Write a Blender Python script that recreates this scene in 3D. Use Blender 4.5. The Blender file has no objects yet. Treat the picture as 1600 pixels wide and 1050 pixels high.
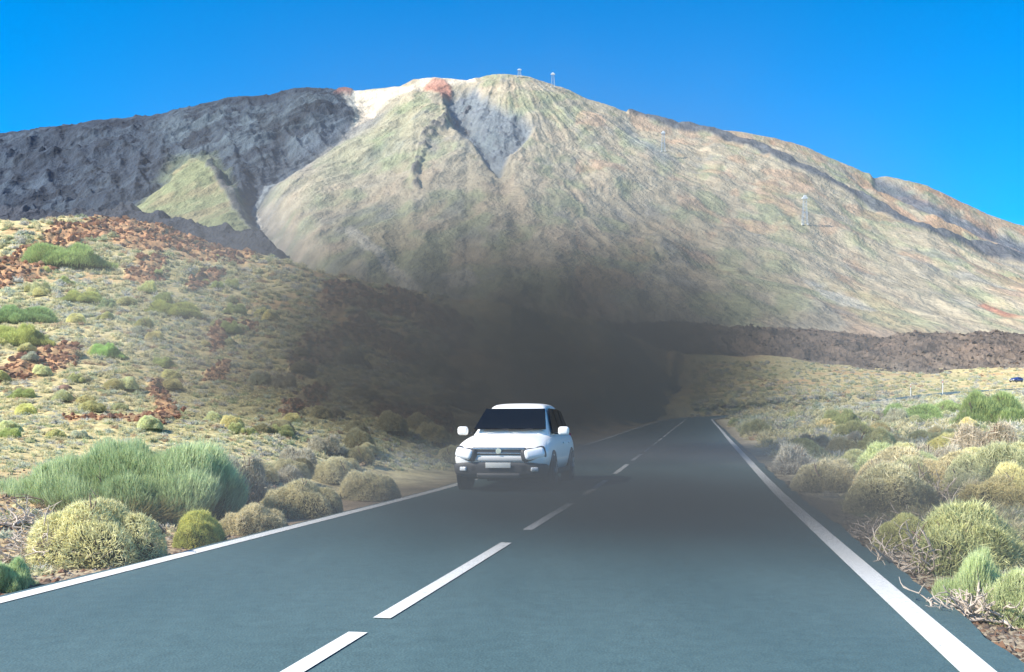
import bpy, math, random
import numpy as np
from mathutils import Vector, Matrix

S = bpy.context.scene
COL = S.collection
R = math.radians
random.seed(7)
RNG = np.random.default_rng(11)

# ------------------------------------------------------------------ camera
CAM_H = 1.4
F = 1555.0          # focal length in photo pixels (1600 wide)
HY = 665.0          # photo row of eye level
cd = bpy.data.cameras.new('camera')
cam = bpy.data.objects.new('camera', cd)
COL.objects.link(cam)
cam.location = (0, 0, CAM_H)
cam.rotation_euler = (R(90), 0, 0)
cd.sensor_width = 36.0
cd.lens = 36.0 * F / 1600.0
cd.shift_y = (HY - 525.0) / 1600.0
cd.clip_start = 0.1
cd.clip_end = 20000
S.camera = cam

# ------------------------------------------------------------------ light
SUN_AZ = math.atan2(-0.93, -0.36)      # direction towards the sun, from +Y clockwise
SUN_EL = R(40)
w = bpy.data.worlds.new('World')
S.world = w
w.use_nodes = True
nt = w.node_tree
nt.nodes.clear()
sky = nt.nodes.new('ShaderNodeTexSky')
sky.sky_type = 'NISHITA'
sky.sun_disc = False
sky.sun_elevation = SUN_EL
sky.sun_rotation = SUN_AZ
sky.altitude = 2300
sky.air_density = 1.0
sky.dust_density = 0.3
sky.ozone_density = 1.5
hs = nt.nodes.new('ShaderNodeHueSaturation')
hs.inputs['Hue'].default_value = 0.499
hs.inputs['Saturation'].default_value = 1.64
hs.inputs['Value'].default_value = 0.98
bg = nt.nodes.new('ShaderNodeBackground')
bg.inputs['Strength'].default_value = 0.15
wo = nt.nodes.new('ShaderNodeOutputWorld')
nt.links.new(sky.outputs[0], hs.inputs['Color'])
nt.links.new(hs.outputs[0], bg.inputs['Color'])
nt.links.new(bg.outputs[0], wo.inputs['Surface'])

ld = bpy.data.lights.new('sun', 'SUN')
ld.energy = 5.0
ld.angle = R(0.5)
ld.color = (1.0, 0.92, 0.80)
sun = bpy.data.objects.new('sun', ld)
COL.objects.link(sun)
sd = Vector((math.sin(SUN_AZ) * math.cos(SUN_EL), math.cos(SUN_AZ) * math.cos(SUN_EL), math.sin(SUN_EL)))
sun.rotation_euler = sd.to_track_quat('Z', 'Y').to_euler()
sun.location = sd * 60

S.view_settings.view_transform = 'Standard'
S.view_settings.look = 'None'
S.view_settings.exposure = 0.84
S.view_settings.gamma = 1.0
S.render.engine = 'CYCLES'
S.cycles.use_denoising = True
S.cycles.max_bounces = 6
S.cycles.diffuse_bounces = 3
S.cycles.volume_bounces = 1
S.cycles.transparent_max_bounces = 8

# ------------------------------------------------------------------ helpers
def tag(o, label=None, cat=None, group=None, kind=None):
    if label: o['label'] = label
    if cat: o['category'] = cat
    if group: o['group'] = group
    if kind: o['kind'] = kind
    return o

def h2(ix, iy, seed):
    n = (ix.astype(np.int64) * 374761393 + iy.astype(np.int64) * 668265263 + seed * 1442695041) & 0xffffffff
    n = ((n ^ (n >> 13)) * 1274126177) & 0xffffffff
    n = n ^ (n >> 16)
    return (n & 0xffffff) / float(0xffffff)

def vn(x, y, seed=0):
    x = np.asarray(x, float); y = np.asarray(y, float)
    ix = np.floor(x); iy = np.floor(y)
    fx = x - ix; fy = y - iy
    fx = fx * fx * fx * (fx * (fx * 6 - 15) + 10); fy = fy * fy * fy * (fy * (fy * 6 - 15) + 10)
    a = h2(ix, iy, seed); b = h2(ix + 1, iy, seed); c = h2(ix, iy + 1, seed); d = h2(ix + 1, iy + 1, seed)
    return (a * (1 - fx) + b * fx) * (1 - fy) + (c * (1 - fx) + d * fx) * fy

def fbm(x, y, octv=5, seed=0, gain=0.5):
    s = 0; a = 1.0; t = 0
    for k in range(octv):
        s = s + a * (vn(x, y, seed + k * 17) - 0.5) * 2; t += a
        x, y = x * 1.6 + y * 1.2 + 3.1, -x * 1.2 + y * 1.6 - 1.7
        a *= gain
    return s / t

def ridged(x, y, octv=5, seed=0, gain=0.5):
    s = 0; a = 1.0; t = 0
    for k in range(octv):
        s = s + a * (1 - np.abs(vn(x, y, seed + k * 17) - 0.5) * 2) ** 2; t += a
        x, y = x * 1.6 + y * 1.2 + 3.1, -x * 1.2 + y * 1.6 - 1.7
        a *= gain
    return s / t

def sstep(a, b, x):
    t = np.clip((x - a) / (b - a), 0, 1)
    return t * t * (3 - 2 * t)

def seg_dist(px, py, pts):
    """distance to a polyline"""
    best = np.full(np.shape(px), 1e9)
    for (x0, y0), (x1, y1) in zip(pts[:-1], pts[1:]):
        dx, dy = x1 - x0, y1 - y0
        t = np.clip(((px - x0) * dx + (py - y0) * dy) / (dx * dx + dy * dy), 0, 1)
        d = np.hypot(px - x0 - t * dx, py - y0 - t * dy)
        best = np.minimum(best, d)
    return best

def poly_in(px, py, pts, soft):
    """soft mask of a polygon"""
    ins = np.zeros(np.shape(px), bool)
    n = len(pts)
    for i in range(n):
        x0, y0 = pts[i]; x1, y1 = pts[(i + 1) % n]
        if y0 == y1: continue
        c = ((y0 > py) != (y1 > py)) & (px < (x1 - x0) * (py - y0) / (y1 - y0) + x0)
        ins ^= c
    d = seg_dist(px, py, list(pts) + [pts[0]])
    return sstep(-soft, soft, np.where(ins, d, -d))

def make_mesh(name, V, faces, cols=None, smooth=True):
    """V (n,3); faces = list of (m,k) int arrays"""
    me = bpy.data.meshes.new(name)
    V = np.ascontiguousarray(V, dtype=np.float32)
    me.vertices.add(len(V)); me.vertices.foreach_set('co', V.ravel())
    faces = [np.asarray(f, np.int32) for f in faces if len(f)]
    nl = sum(f.size for f in faces); nf = sum(len(f) for f in faces)
    me.loops.add(nl); me.polygons.add(nf)
    me.loops.foreach_set('vertex_index', np.concatenate([f.ravel() for f in faces]))
    st = []; k = 0
    for f in faces:
        st.append(k + np.arange(len(f)) * f.shape[1]); k += f.size
    me.polygons.foreach_set('loop_start', np.concatenate(st).astype(np.int32))
    me.polygons.foreach_set('use_smooth', np.full(nf, smooth))
    me.update(calc_edges=True)
    if cols is not None:
        c = np.ones((len(V), 4), np.float32); c[:, :3] = cols
        at = me.color_attributes.new('Col', 'FLOAT_COLOR', 'POINT')
        at.data.foreach_set('color', c.ravel())
    return me

def mobj(name, me, mat=None, parent=None, loc=None):
    o = bpy.data.objects.new(name, me)
    COL.objects.link(o)
    if mat is not None and len(me.materials) == 0: me.materials.append(mat)
    if parent: o.parent = parent
    if loc is not None: o.location = loc
    return o

def empty(name, loc=(0, 0, 0), rz=0):
    o = bpy.data.objects.new(name, None)
    COL.objects.link(o); o.location = loc; o.rotation_euler = (0, 0, rz)
    o.empty_display_size = 0.2
    return o

def grid_faces(nr, nc):
    i = np.arange(nr * nc).reshape(nr, nc)
    return np.stack([i[:-1, :-1], i[:-1, 1:], i[1:, 1:], i[1:, :-1]], -1).reshape(-1, 4)

def mat_new(name):
    m = bpy.data.materials.new(name); m.use_nodes = True
    return m, m.node_tree, m.node_tree.nodes['Principled BSDF']

def mat_plain(name, col, rough=0.5, metal=0.0, coat=0.0, noise=0.0, nscale=6.0, spec=0.5):
    m, t, b = mat_new(name)
    b.inputs['Base Color'].default_value = (*col, 1)
    b.inputs['Roughness'].default_value = rough
    b.inputs['Metallic'].default_value = metal
    b.inputs['Coat Weight'].default_value = coat
    b.inputs['Specular IOR Level'].default_value = spec
    if noise:
        n = t.nodes.new('ShaderNodeTexNoise'); n.inputs['Scale'].default_value = nscale
        n.inputs['Detail'].default_value = 6
        tc = t.nodes.new('ShaderNodeTexCoord')
        r = t.nodes.new('ShaderNodeMapRange')
        r.inputs['To Min'].default_value = 1 - noise; r.inputs['To Max'].default_value = 1 + noise
        mx = t.nodes.new('ShaderNodeVectorMath'); mx.operation = 'SCALE'
        mx.inputs[0].default_value = col
        t.links.new(tc.outputs['Object'], n.inputs['Vector'])
        t.links.new(n.outputs['Fac'], r.inputs['Value'])
        t.links.new(r.outputs[0], mx.inputs['Scale'])
        t.links.new(mx.outputs[0], b.inputs['Base Color'])
    return m

def mat_earth(name, sc1, sc2, amp=0.35, bump=0.5, bdist=0.05, rough=0.95, ys=1.0):
    """albedo from the mesh's colour attribute broken up by fine noise"""
    m, t, b = mat_new(name)
    b.inputs['Roughness'].default_value = rough
    b.inputs['Specular IOR Level'].default_value = 0.15
    at = t.nodes.new('ShaderNodeAttribute'); at.attribute_name = 'Col'
    tc = t.nodes.new('ShaderNodeTexCoord')
    n1 = t.nodes.new('ShaderNodeTexNoise'); n1.inputs['Scale'].default_value = sc1; n1.inputs['Detail'].default_value = 8
    n1.inputs['Roughness'].default_value = 0.65
    n2 = t.nodes.new('ShaderNodeTexNoise'); n2.inputs['Scale'].default_value = sc2; n2.inputs['Detail'].default_value = 4
    mpg = t.nodes.new('ShaderNodeMapping'); mpg.inputs['Scale'].default_value = (1, ys, 1)
    t.links.new(tc.outputs['Object'], mpg.inputs['Vector'])
    t.links.new(mpg.outputs[0], n1.inputs['Vector']); t.links.new(mpg.outputs[0], n2.inputs['Vector'])
    r = t.nodes.new('ShaderNodeMapRange'); r.inputs['From Min'].default_value = 0.3; r.inputs['From Max'].default_value = 0.7
    r.inputs['To Min'].default_value = 1 - amp; r.inputs['To Max'].default_value = 1 + amp
    t.links.new(n1.outputs['Fac'], r.inputs['Value'])
    sc = t.nodes.new('ShaderNodeVectorMath'); sc.operation = 'SCALE'
    t.links.new(at.outputs['Color'], sc.inputs[0]); t.links.new(r.outputs[0], sc.inputs['Scale'])
    t.links.new(sc.outputs[0], b.inputs['Base Color'])
    bp = t.nodes.new('ShaderNodeBump'); bp.inputs['Strength'].default_value = bump; bp.inputs['Distance'].default_value = bdist
    ad = t.nodes.new('ShaderNodeMath'); ad.operation = 'ADD'
    t.links.new(n1.outputs['Fac'], ad.inputs[0]); t.links.new(n2.outputs['Fac'], ad.inputs[1])
    t.links.new(ad.outputs[0], bp.inputs['Height']); t.links.new(bp.outputs[0], b.inputs['Normal'])
    return m

def mixc(C, m, col, var=None):
    col = np.asarray(col, float)
    m = np.asarray(m)[..., None]
    return C * (1 - m) + col * m

# ------------------------------------------------------------------ road axis
RP = [(-2.25 - 0.19 * 12, -12, 0)]
ytab = [0, 10, 20, 26, 33, 53, 87, 120, 147]
ztab = [0, 0, 0.02, 0.1, 0.22, 0.55, 1.2, 1.75, 2.3]
for Y in list(np.arange(-6, 147.1, 3)):
    RP.append((-2.25 + 0.19 * Y, Y, float(np.interp(Y, ytab, ztab))))
ctrl = [(25.68, 147, 2.3), (31, 160, 2.7), (42, 174, 3.4), (62, 189, 5.2), (92, 206, 8.3), (125, 238, 10.4), (165, 285, 13.2), (205, 318, 15.4), (260, 345, 17.5)]
cc = [(24.0, 138, 2.1)] + ctrl + [(320, 370, 20)]
for i in range(1, len(cc) - 2):
    p0, p1, p2, p3 = map(np.array, cc[i - 1:i + 3])
    for t in np.linspace(0, 1, 9)[1:]:
        q = 0.5 * ((2 * p1) + (-p0 + p2) * t + (2 * p0 - 5 * p1 + 4 * p2 - p3) * t * t + (-p0 + 3 * p1 - 3 * p2 + p3) * t ** 3)
        RP.append(tuple(q))
RP = np.array(RP)
OFF_L, OFF_R = 3.29, 3.76        # edge lines, left and right of the axis

def road_near(X, Y):
    """signed offset (right positive) and road height of the closest axis point"""
    best = np.full(X.shape, 1e9); off = np.zeros(X.shape); zz = np.zeros(X.shape)
    for a, b in zip(RP[:-1], RP[1:]):
        dx, dy = b[0] - a[0], b[1] - a[1]; L2 = dx * dx + dy * dy
        t = np.clip(((X - a[0]) * dx + (Y - a[1]) * dy) / L2, 0, 1)
        ex, ey = X - a[0] - t * dx, Y - a[1] - t * dy
        d = np.hypot(ex, ey)
        sgn = np.sign(ex * dy - ey * dx)
        m = d < best
        best = np.where(m, d, best); off = np.where(m, sgn * d, off); zz = np.where(m, a[2] + t * (b[2] - a[2]), zz)
    return off, zz

# ------------------------------------------------------------------ terrain
BY = [-50, 0, 20, 26, 33, 53, 87, 147, 170, 190, 205, 240, 290, 350, 600, 1200, 3000]
BZ = [0, 0, .02, .1, .22, .55, 1.2, 2.3, 4.6, 6.4, 7.9, 10.2, 13.5, 20, 40, 60, 80]
def pu(px): return (np.asarray(px, float) - 800) / F
def pv(py): return (HY - np.asarray(py, float)) / F
HX = pu([-2000, -400, -100, 0, 60, 120, 200, 260, 330, 380, 450, 520, 600, 700, 850, 1000, 1100])
HV = pv([420, 350, 334, 337, 338, 341, 348, 363, 381, 391, 400, 424, 444, 464, 488, 503, 560])

ROCKS = [([(-60, 455), (0, 425), (60, 400), (100, 376), (160, 355), (220, 362), (290, 374), (380, 390)], 26),
         ([(-20, 600), (60, 570), (110, 560)], 16), ([(205, 428), (250, 420)], 14), ([(300, 437), (345, 425)], 9),
         ([(335, 540), (350, 515), (390, 512)], 16), ([(330, 590), (350, 575)], 14), ([(245, 610), (262, 650), (240, 668)], 17),
         ([(110, 660), (180, 655), (240, 665)], 8), ([(470, 560), (560, 520), (640, 560)], 26), ([(520, 470), (640, 480), (720, 520)], 26),
         ([(600, 640), (690, 660)], 22), ([(450, 640), (500, 610)], 15)]

def terr(X, Y, full=False):
    X = np.asarray(X, float); Y = np.asarray(Y, float)
    Ys = np.maximum(Y, 2.0)
    u = X / Ys
    off, rz = road_near(X, Y)
    z = np.interp(Y, BY, BZ)
    # right side rises gently away from the road
    dxr = np.maximum(off - OFF_R, 0)
    z = z + 0.045 * np.minimum(dxr, 40) * sstep(12, 60, Ys) * (1 - sstep(130, 175, Ys)) + 0.012 * np.minimum(dxr, 10)
    z = z + sstep(285, 350, Ys) * (5.0 * np.clip((0.42 - u) / 0.16, 0, 1) + 2.4 * fbm(X / 45, Y / 30, 3, 511)) * (1 - sstep(400, 600, Ys)) * (u > 0.05)
    # left hill
    yf = 5.75 / np.maximum(0.19 - u, 0.004)
    yf = np.maximum(yf, 4.0)
    V = np.interp(u, HX, HV)
    Rc = np.maximum(np.interp(u, [-2, -0.5, -0.2, 0.0, 0.15, 0.2], [130, 130, 135, 150, 260, 300]), yf * 1.35 + 30)
    t = np.clip((Ys - yf) / (Rc - yf), 0, 2.2)
    zc = CAM_H + V * Rc - np.interp(Rc, BY, BZ)
    prof = np.where(t < 1, np.clip(t, 0, 1) ** 1.4, 1 - 0.55 * (t - 1) ** 1.3 - 0.12 * (t - 1))
    hill = zc * prof * (Ys > yf) * (1 - sstep(0.085, 0.188, u)) * (Y > 3)
    z0 = z + hill
    px = 800 + F * u; py = HY - F * (z0 - CAM_H) / Ys
    amt = sstep(0.6, 4.0, np.minimum(np.abs(off + OFF_L), 99) * (off < -OFF_L) + np.abs(off - OFF_R) * (off > OFF_R))
    far = np.clip(Ys / 60, 0.25, 1.6)
    onh = (hill > 0.05) * 1.0
    rough = fbm(X / 9, Y / 9, 5, 3) * 0.75 * far * (0.35 + 0.65 * onh) + fbm(X / 1.7, Y / 1.7, 3, 9) * 0.12
    rm = np.zeros(X.shape)
    wob = fbm(X / 5, Y / 7, 3, 41) * 14
    for pts, wd in ROCKS:
        d = seg_dist(px, py + wob, pts)
        rm = np.maximum(rm, 1 - sstep(wd * 0.5, wd * 1.15, d))
    rm = rm * onh
    rock = rm * (0.9 * ridged(X / 2.2, Y / 3.0, 5, 21, 0.6) - 0.25) * np.clip(Ys / 70, 0.3, 1.3)
    z1 = z0 + (rough + rock) * amt
    rb = sstep(0.3, 5.0, np.maximum(np.abs(off) - 3.6, 0))
    on_axis = np.abs(off) < 60
    zr = rz - 0.10
    z2 = np.where(on_axis, zr * (1 - rb) + z1 * rb, z1)
    if not full: return z2
    return z2, off, rm, onh, px, py

print('terrain')
ud = np.linspace(-0.60, 0.62, 860)
uo = np.array([0.66, 0.72, 0.8, 0.92, 1.1, 1.4, 1.9, 2.6, 3.6])
US = np.concatenate([-(uo[::-1]), ud, uo + 0.02])
YS = np.concatenate([[-14, -9, -5, -2, 0, 1.5, 3], np.geomspace(4, 360, 880), np.geomspace(366, 1400, 36)])
UU, YY = np.meshgrid(US, YS)
XX = UU * np.maximum(YY, 4.0) * np.where(YY < 4, 1, 1)
ZZ, OFFG, RM, ONH, PX, PY = terr(XX, YY, True)
NROW0 = 7
VV = (ZZ - CAM_H) / np.maximum(YY, 1)

def ground_hit(px, py):
    """world points where pixel rays first meet the ground sheet"""
    px = np.atleast_1d(np.asarray(px, float)); py = np.atleast_1d(np.asarray(py, float))
    u = pu(px); v = pv(py)
    c = np.clip(np.searchsorted(US, u), 1, len(US) - 1)
    run = np.maximum.accumulate(VV[NROW0:NROW0 + 880], axis=0)
    out = np.full((len(px), 3), np.nan)
    for i in range(len(px)):
        col = run[:, c[i]]
        k = np.searchsorted(col, v[i])
        if k >= len(col): continue
        Yh = YS[NROW0 + k]
        out[i] = (u[i] * Yh, Yh, 0)
    ok = ~np.isnan(out[:, 0])
    if ok.any(): out[ok, 2] = terr(out[ok, 0], out[ok, 1])
    return out

# ground colours (albedo)
n1 = fbm(XX / 14, YY / 14, 5, 55); n2 = fbm(XX / 2.5, YY / 2.5, 4, 77); n3 = fbm(XX / 30, YY / 30, 3, 99)
C = np.zeros(XX.shape + (3,)) + np.array([0.60, 0.50, 0.25])
C = mixc(C, sstep(0.0, 0.45, n1) * 0.6, (0.58, 0.33, 0.16))
C = mixc(C, sstep(0.1, 0.5, -n1) * 0.5, (0.30, 0.31, 0.15))
C = mixc(C, sstep(0.1, 0.6, n2) * 0.4, (0.50, 0.45, 0.30))
C = mixc(C, sstep(0.35, 0.6, n3) * ONH * 0.6, (0.36, 0.17, 0.08))
right = sstep(-12, 12, OFFG)
C = mixc(C, right * 0.93, (0.60, 0.57, 0.40))
rk = RM * (0.75 + 0.25 * n2)
rc = np.zeros(C.shape) + np.array([0.50, 0.25, 0.13])
rc = mixc(rc, sstep(0.0, 0.5, fbm(XX / 4, YY / 4, 4, 12)), (0.16, 0.085, 0.06))
rc = mixc(rc, (PX > 420) * 0.8, (0.15, 0.12, 0.10))
C = C * (1 - np.clip(rk, 0, 1)[..., None]) + rc * np.clip(rk, 0, 1)[..., None]
verge = 1 - sstep(3.6, 6.0, np.abs(OFFG) + n2 * 0.6)
C = mixc(C, verge * 0.75, (0.24, 0.185, 0.14))
C = C * (1 + 0.16 * n2[..., None])
M_ground = mat_earth('dry_ground', 1.6, 9.0, 0.4, 0.6, 0.10)
g = mobj('ground', make_mesh('ground', np.stack([XX, YY, ZZ], -1).reshape(-1, 3), [grid_faces(*XX.shape)], C.reshape(-1, 3)), M_ground)
tag(g, kind='structure')

# ------------------------------------------------------------------ road
def strip(name, offs, zoff, mat, s0=None, s1=None, parent=None, ystep=None, thick=None):
    """a band laid along the road axis between two offsets"""
    P = RP.copy()
    if s0 is None:
        yy_ = np.concatenate([np.arange(-12, 60, 0.2), P[P[:, 1] > 60][:, 1]])
        P = np.stack([np.interp(yy_, RP[:, 1], RP[:, k]) for k in range(3)], 1)
    d = np.gradient(P[:, :2], axis=0); d /= np.linalg.norm(d, axis=1)[:, None]
    nrm = np.stack([d[:, 1], -d[:, 0]], 1)
    if s0 is not None:
        yy = P[:, 1]
        keep = np.linspace(s0, s1, max(2, int((s1 - s0) / 1.0) + 2))
        Q = np.stack([np.interp(keep, yy, P[:, k]) for k in range(3)], 1)
        nn = np.stack([np.interp(keep, yy, nrm[:, k]) for k in range(2)], 1)
    else:
        Q, nn = P, nrm
    rows = []
    for o in offs:
        rows.append(np.stack([Q[:, 0] + nn[:, 0] * o, Q[:, 1] + nn[:, 1] * o, Q[:, 2] + zoff - 0.012 * np.abs(o) ], 1))
    V = np.stack(rows, 1)
    if name == 'road':
        jj = fbm(V[:, 0, 1] * 1.3, V[:, 0, 1] * 0 + 5, 4, 301)
        V[:, 0, 0] += jj * 0.05; V[:, -1, 0] += fbm(V[:, 0, 1] * 1.1, V[:, 0, 1] * 0 + 9, 4, 302, 0.5) * 0.10
    me = make_mesh(name, V.reshape(-1, 3), [grid_faces(V.shape[0], V.shape[1])[:, ::-1]])
    return mobj(name, me, mat)

m, t, b = mat_new('asphalt')
b.inputs['Roughness'].default_value = 0.62
b.inputs['Specular IOR Level'].default_value = 0.45
tc = t.nodes.new('ShaderNodeTexCoord')
n1 = t.nodes.new('ShaderNodeTexNoise'); n1.inputs['Scale'].default_value = 0.55; n1.inputs['Detail'].default_value = 6
n2 = t.nodes.new('ShaderNodeTexNoise'); n2.inputs['Scale'].default_value = 90; n2.inputs['Detail'].default_value = 3
vo = t.nodes.new('ShaderNodeTexVoronoi'); vo.inputs['Scale'].default_value = 55
mp = t.nodes.new('ShaderNodeMapping'); mp.inputs['Rotation'].default_value = (0, 0, R(10.8)); mp.inputs['Scale'].default_value = (1.6, 0.25, 1)
t.links.new(tc.outputs['Object'], mp.inputs['Vector']); t.links.new(mp.outputs[0], n1.inputs['Vector'])
t.links.new(tc.outputs['Object'], n2.inputs['Vector']); t.links.new(tc.outputs['Object'], vo.inputs['Vector'])
cr = t.nodes.new('ShaderNodeValToRGB')
cr.color_ramp.elements[0].position = 0.3; cr.color_ramp.elements[0].color = (0.060, 0.108, 0.110, 1)
cr.color_ramp.elements[1].position = 0.7; cr.color_ramp.elements[1].color = (0.081, 0.136, 0.136, 1)
t.links.new(n1.outputs['Fac'], cr.inputs[0])
r = t.nodes.new('ShaderNodeMapRange'); r.inputs['From Min'].default_value = 0.25; r.inputs['From Max'].default_value = 0.75
r.inputs['To Min'].default_value = 0.72; r.inputs['To Max'].default_value = 1.28
t.links.new(n2.outputs['Fac'], r.inputs['Value'])
sc = t.nodes.new('ShaderNodeVectorMath'); sc.operation = 'SCALE'
n3 = t.nodes.new('ShaderNodeTexNoise'); n3.inputs['Scale'].default_value = 7; n3.inputs['Detail'].default_value = 8; n3.inputs['Roughness'].default_value = 0.7
t.links.new(tc.outputs['Object'], n3.inputs['Vector'])
r3_ = t.nodes.new('ShaderNodeMapRange'); r3_.inputs['From Min'].default_value = 0.3; r3_.inputs['From Max'].default_value = 0.7
r3_.inputs['To Min'].default_value = 0.86; r3_.inputs['To Max'].default_value = 1.14
t.links.new(n3.outputs['Fac'], r3_.inputs['Value'])
mm_ = t.nodes.new('ShaderNodeMath'); mm_.operation = 'MULTIPLY'
t.links.new(r.outputs[0], mm_.inputs[0]); t.links.new(r3_.outputs[0], mm_.inputs[1])
t.links.new(cr.outputs[0], sc.inputs[0]); t.links.new(mm_.outputs[0], sc.inputs['Scale'])
t.links.new(sc.outputs[0], b.inputs['Base Color'])
bp = t.nodes.new('ShaderNodeBump'); bp.inputs['Strength'].default_value = 0.35; bp.inputs['Distance'].default_value = 0.006
t.links.new(vo.outputs['Distance'], bp.inputs['Height']); t.links.new(bp.outputs[0], b.inputs['Normal'])
M_asphalt = m
M_paint = mat_plain('road_paint', (0.78, 0.78, 0.73), 0.6)
t = M_paint.node_tree; b = t.nodes['Principled BSDF']
tc = t.nodes.new('ShaderNodeTexCoord'); n = t.nodes.new('ShaderNodeTexNoise'); n.inputs['Scale'].default_value = 16; n.inputs['Detail'].default_value = 9; n.inputs['Roughness'].default_value = 0.8
cr = t.nodes.new('ShaderNodeValToRGB'); cr.color_ramp.elements[0].position = 0.30; cr.color_ramp.elements[0].color = (0.28, 0.31, 0.31, 1)
cr.color_ramp.elements[1].position = 0.47; cr.color_ramp.elements[1].color = (0.78, 0.78, 0.73, 1)
t.links.new(tc.outputs['Object'], n.inputs['Vector']); t.links.new(n.outputs['Fac'], cr.inputs[0]); t.links.new(cr.outputs[0], b.inputs['Base Color'])
road = strip('road', [-OFF_L - 0.18, -OFF_L + .12, -1.7, 0, 1.8, OFF_R - .15, OFF_R + 0.34], 0.04, M_asphalt)
tag(road, kind='structure')
tag(strip('left_edge_line', [-OFF_L - 0.10, -OFF_L + 0.10], 0.046, M_paint), kind='structure')
tag(strip('right_edge_line', [OFF_R - 0.105, OFF_R + 0.105], 0.046, M_paint), kind='structure')
dashes = [(-2.5, 1.8), (2.4, 6.53), (7.01, 11.5), (12.9, 17.2), (19.2, 23.5), (25.9, 30.4)]
y = 32.6
while y < 146:
    dashes.append((y, y + 4.6)); y += 6.7
# each painted dash is its own sheet
for a_, b_ in dashes:
    tag(strip('centre_line_dash', [-0.065, 0.065], 0.047, M_paint, a_, b_), kind='structure')

# ------------------------------------------------------------------ volcano
print('mountain')
SX = pu([-2600, -1200, -400, -100, 0, 60, 120, 180, 225, 270, 310, 350, 400, 440, 460, 500, 520, 545, 580, 625, 645, 685, 715, 730, 760, 790, 830, 880, 920, 960, 1000, 1040, 1100, 1160, 1210, 1260, 1310, 1350, 1400, 1450, 1500, 1550, 1600, 1700, 1900, 2300, 3400])
SV = pv([520, 360, 268, 226, 208, 201, 193, 184, 182, 171, 163, 153, 148, 143, 137, 137, 141, 141, 139, 134, 123, 121, 123, 126, 117, 115, 121, 137, 155, 168, 181, 189, 201, 206, 215, 230, 252, 268, 278, 290, 315, 338, 354, 395, 450, 540, 640])
mu = np.concatenate([np.linspace(-1.5, -0.58, 60), np.linspace(-0.575, 0.60, 1050), np.linspace(0.61, 1.5, 60)])
s_front = np.linspace(0, 1, 520) ** 0.9
s_back = 1 + np.linspace(0.01, 0.6, 14)
MS = np.concatenate([s_front, s_back])
MU, SS = np.meshgrid(mu, MS)
YB, YR = 760.0, 3600.0
Yr = YR + 500 * np.clip(np.abs(MU) - 0.1, 0, 1)
MY = YB + (Yr - YB) * SS
Vr = np.interp(MU, SX, SV)
zr_ = CAM_H + Vr * Yr
zb = 38.0
ff = np.clip(SS, 0, 1)
MZ0 = zb + (zr_ - zb) * (0.22 * ff + 0.78 * ff ** 1.55)
MZ0 = np.where(SS > 1, zr_ - (SS - 1) * (Yr - YB) * 0.30, MZ0)
MX = MU * MY
mpx = 800 + F * MU; mpy = HY - F * (MZ0 - CAM_H) / MY
wx = fbm(MX / 160, MY / 220, 4, 5); wy = fbm(MX / 160 + 30, MY / 220, 4, 6)
qx = mpx + wx * 9; qy = mpy + wy * 7
# downslope coordinates round the summit
ang = np.arctan2(MX + 20, 3900 - MY) + 0.035 * fbm(MX / 240, MY / 240, 4, 131); rad = np.hypot(MX + 20, 3900 - MY)
gul = ridged(ang * 16, rad / 900, 5, 31)
gul2 = ridged(ang * 45, rad / 420, 4, 71)
lava = poly_in(qx, qy, [(-600, 100), (540, 100), (560, 172), (530, 205), (470, 232), (430, 262), (405, 300), (402, 330), (340, 260), (300, 246), (250, 290), (205, 322), (190, 345), (-600, 345)], 11)
lavalow = poly_in(qx, qy, [(-600, 330), (150, 330), (250, 344), (300, 352), (420, 372), (450, 396), (500, 470), (-600, 470)], 4)
cone = poly_in(qx + 16 * fbm(MX / 60, MZ0 / 60, 4, 401), qy + 12 * fbm(MX / 60, MZ0 / 60, 4, 402), [(180, 335), (235, 292), (285, 243), (338, 244), (362, 280), (394, 322), (410, 352), (404, 374), (300, 352)], 13)
rimk = 1 - sstep(4, 11, seg_dist(qx, qy, [(330, 255), (352, 288), (385, 325), (405, 350), (410, 372)]))
vall = seg_dist(qx, qy, [(575, 170), (545, 192), (500, 218), (455, 238), (425, 262), (404, 300), (425, 345), (452, 380), (480, 430)])
valley = np.exp(-(vall / 26) ** 2)
streak = 1 - sstep(1.5, 4.5, seg_dist(qx + fbm(MX / 20, MY / 20, 2, 8) * 3, qy, [(430, 255), (412, 275), (402, 300), (412, 330), (432, 358), (450, 376)]))
vg = poly_in(qx, qy, [(700, 140), (742, 134), (775, 160), (815, 172), (838, 188), (800, 232), (782, 262), (755, 235), (712, 200)], 7)
gl = seg_dist(qx, qy, [(712, 140), (738, 190), (762, 226), (778, 258), (800, 320), (835, 400), (850, 470)])
gull = np.exp(-(gl / 16) ** 2)
white = poly_in(qx, qy, [(534, 147), (560, 141), (600, 139), (640, 130), (660, 118), (740, 118), (738, 127), (700, 128), (648, 137), (590, 160), (548, 184), (550, 165)], 3)
redtop = poly_in(qx, qy, [(664, 134), (680, 120), (696, 122), (705, 140), (698, 152), (680, 146)], 3) + poly_in(qx, qy, [(526, 150), (530, 138), (552, 136), (548, 150)], 2.5)
crest = 1 - sstep(3, 9, seg_dist(qx, qy, [(700, 160), (697, 195), (672, 215), (655, 245), (650, 290)]))
crest2 = 1 - sstep(3, 8, seg_dist(qx, qy, [(735, 158), (720, 180), (735, 195), (700, 190)]))
band = 1 - sstep(4.5, 7, seg_dist(mpx + wx * 3, mpy + wy * 3, [(985, 174), (1040, 190), (1110, 206), (1180, 232), (1250, 266), (1330, 303), (1420, 345), (1510, 376), (1620, 412)]))
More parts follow.
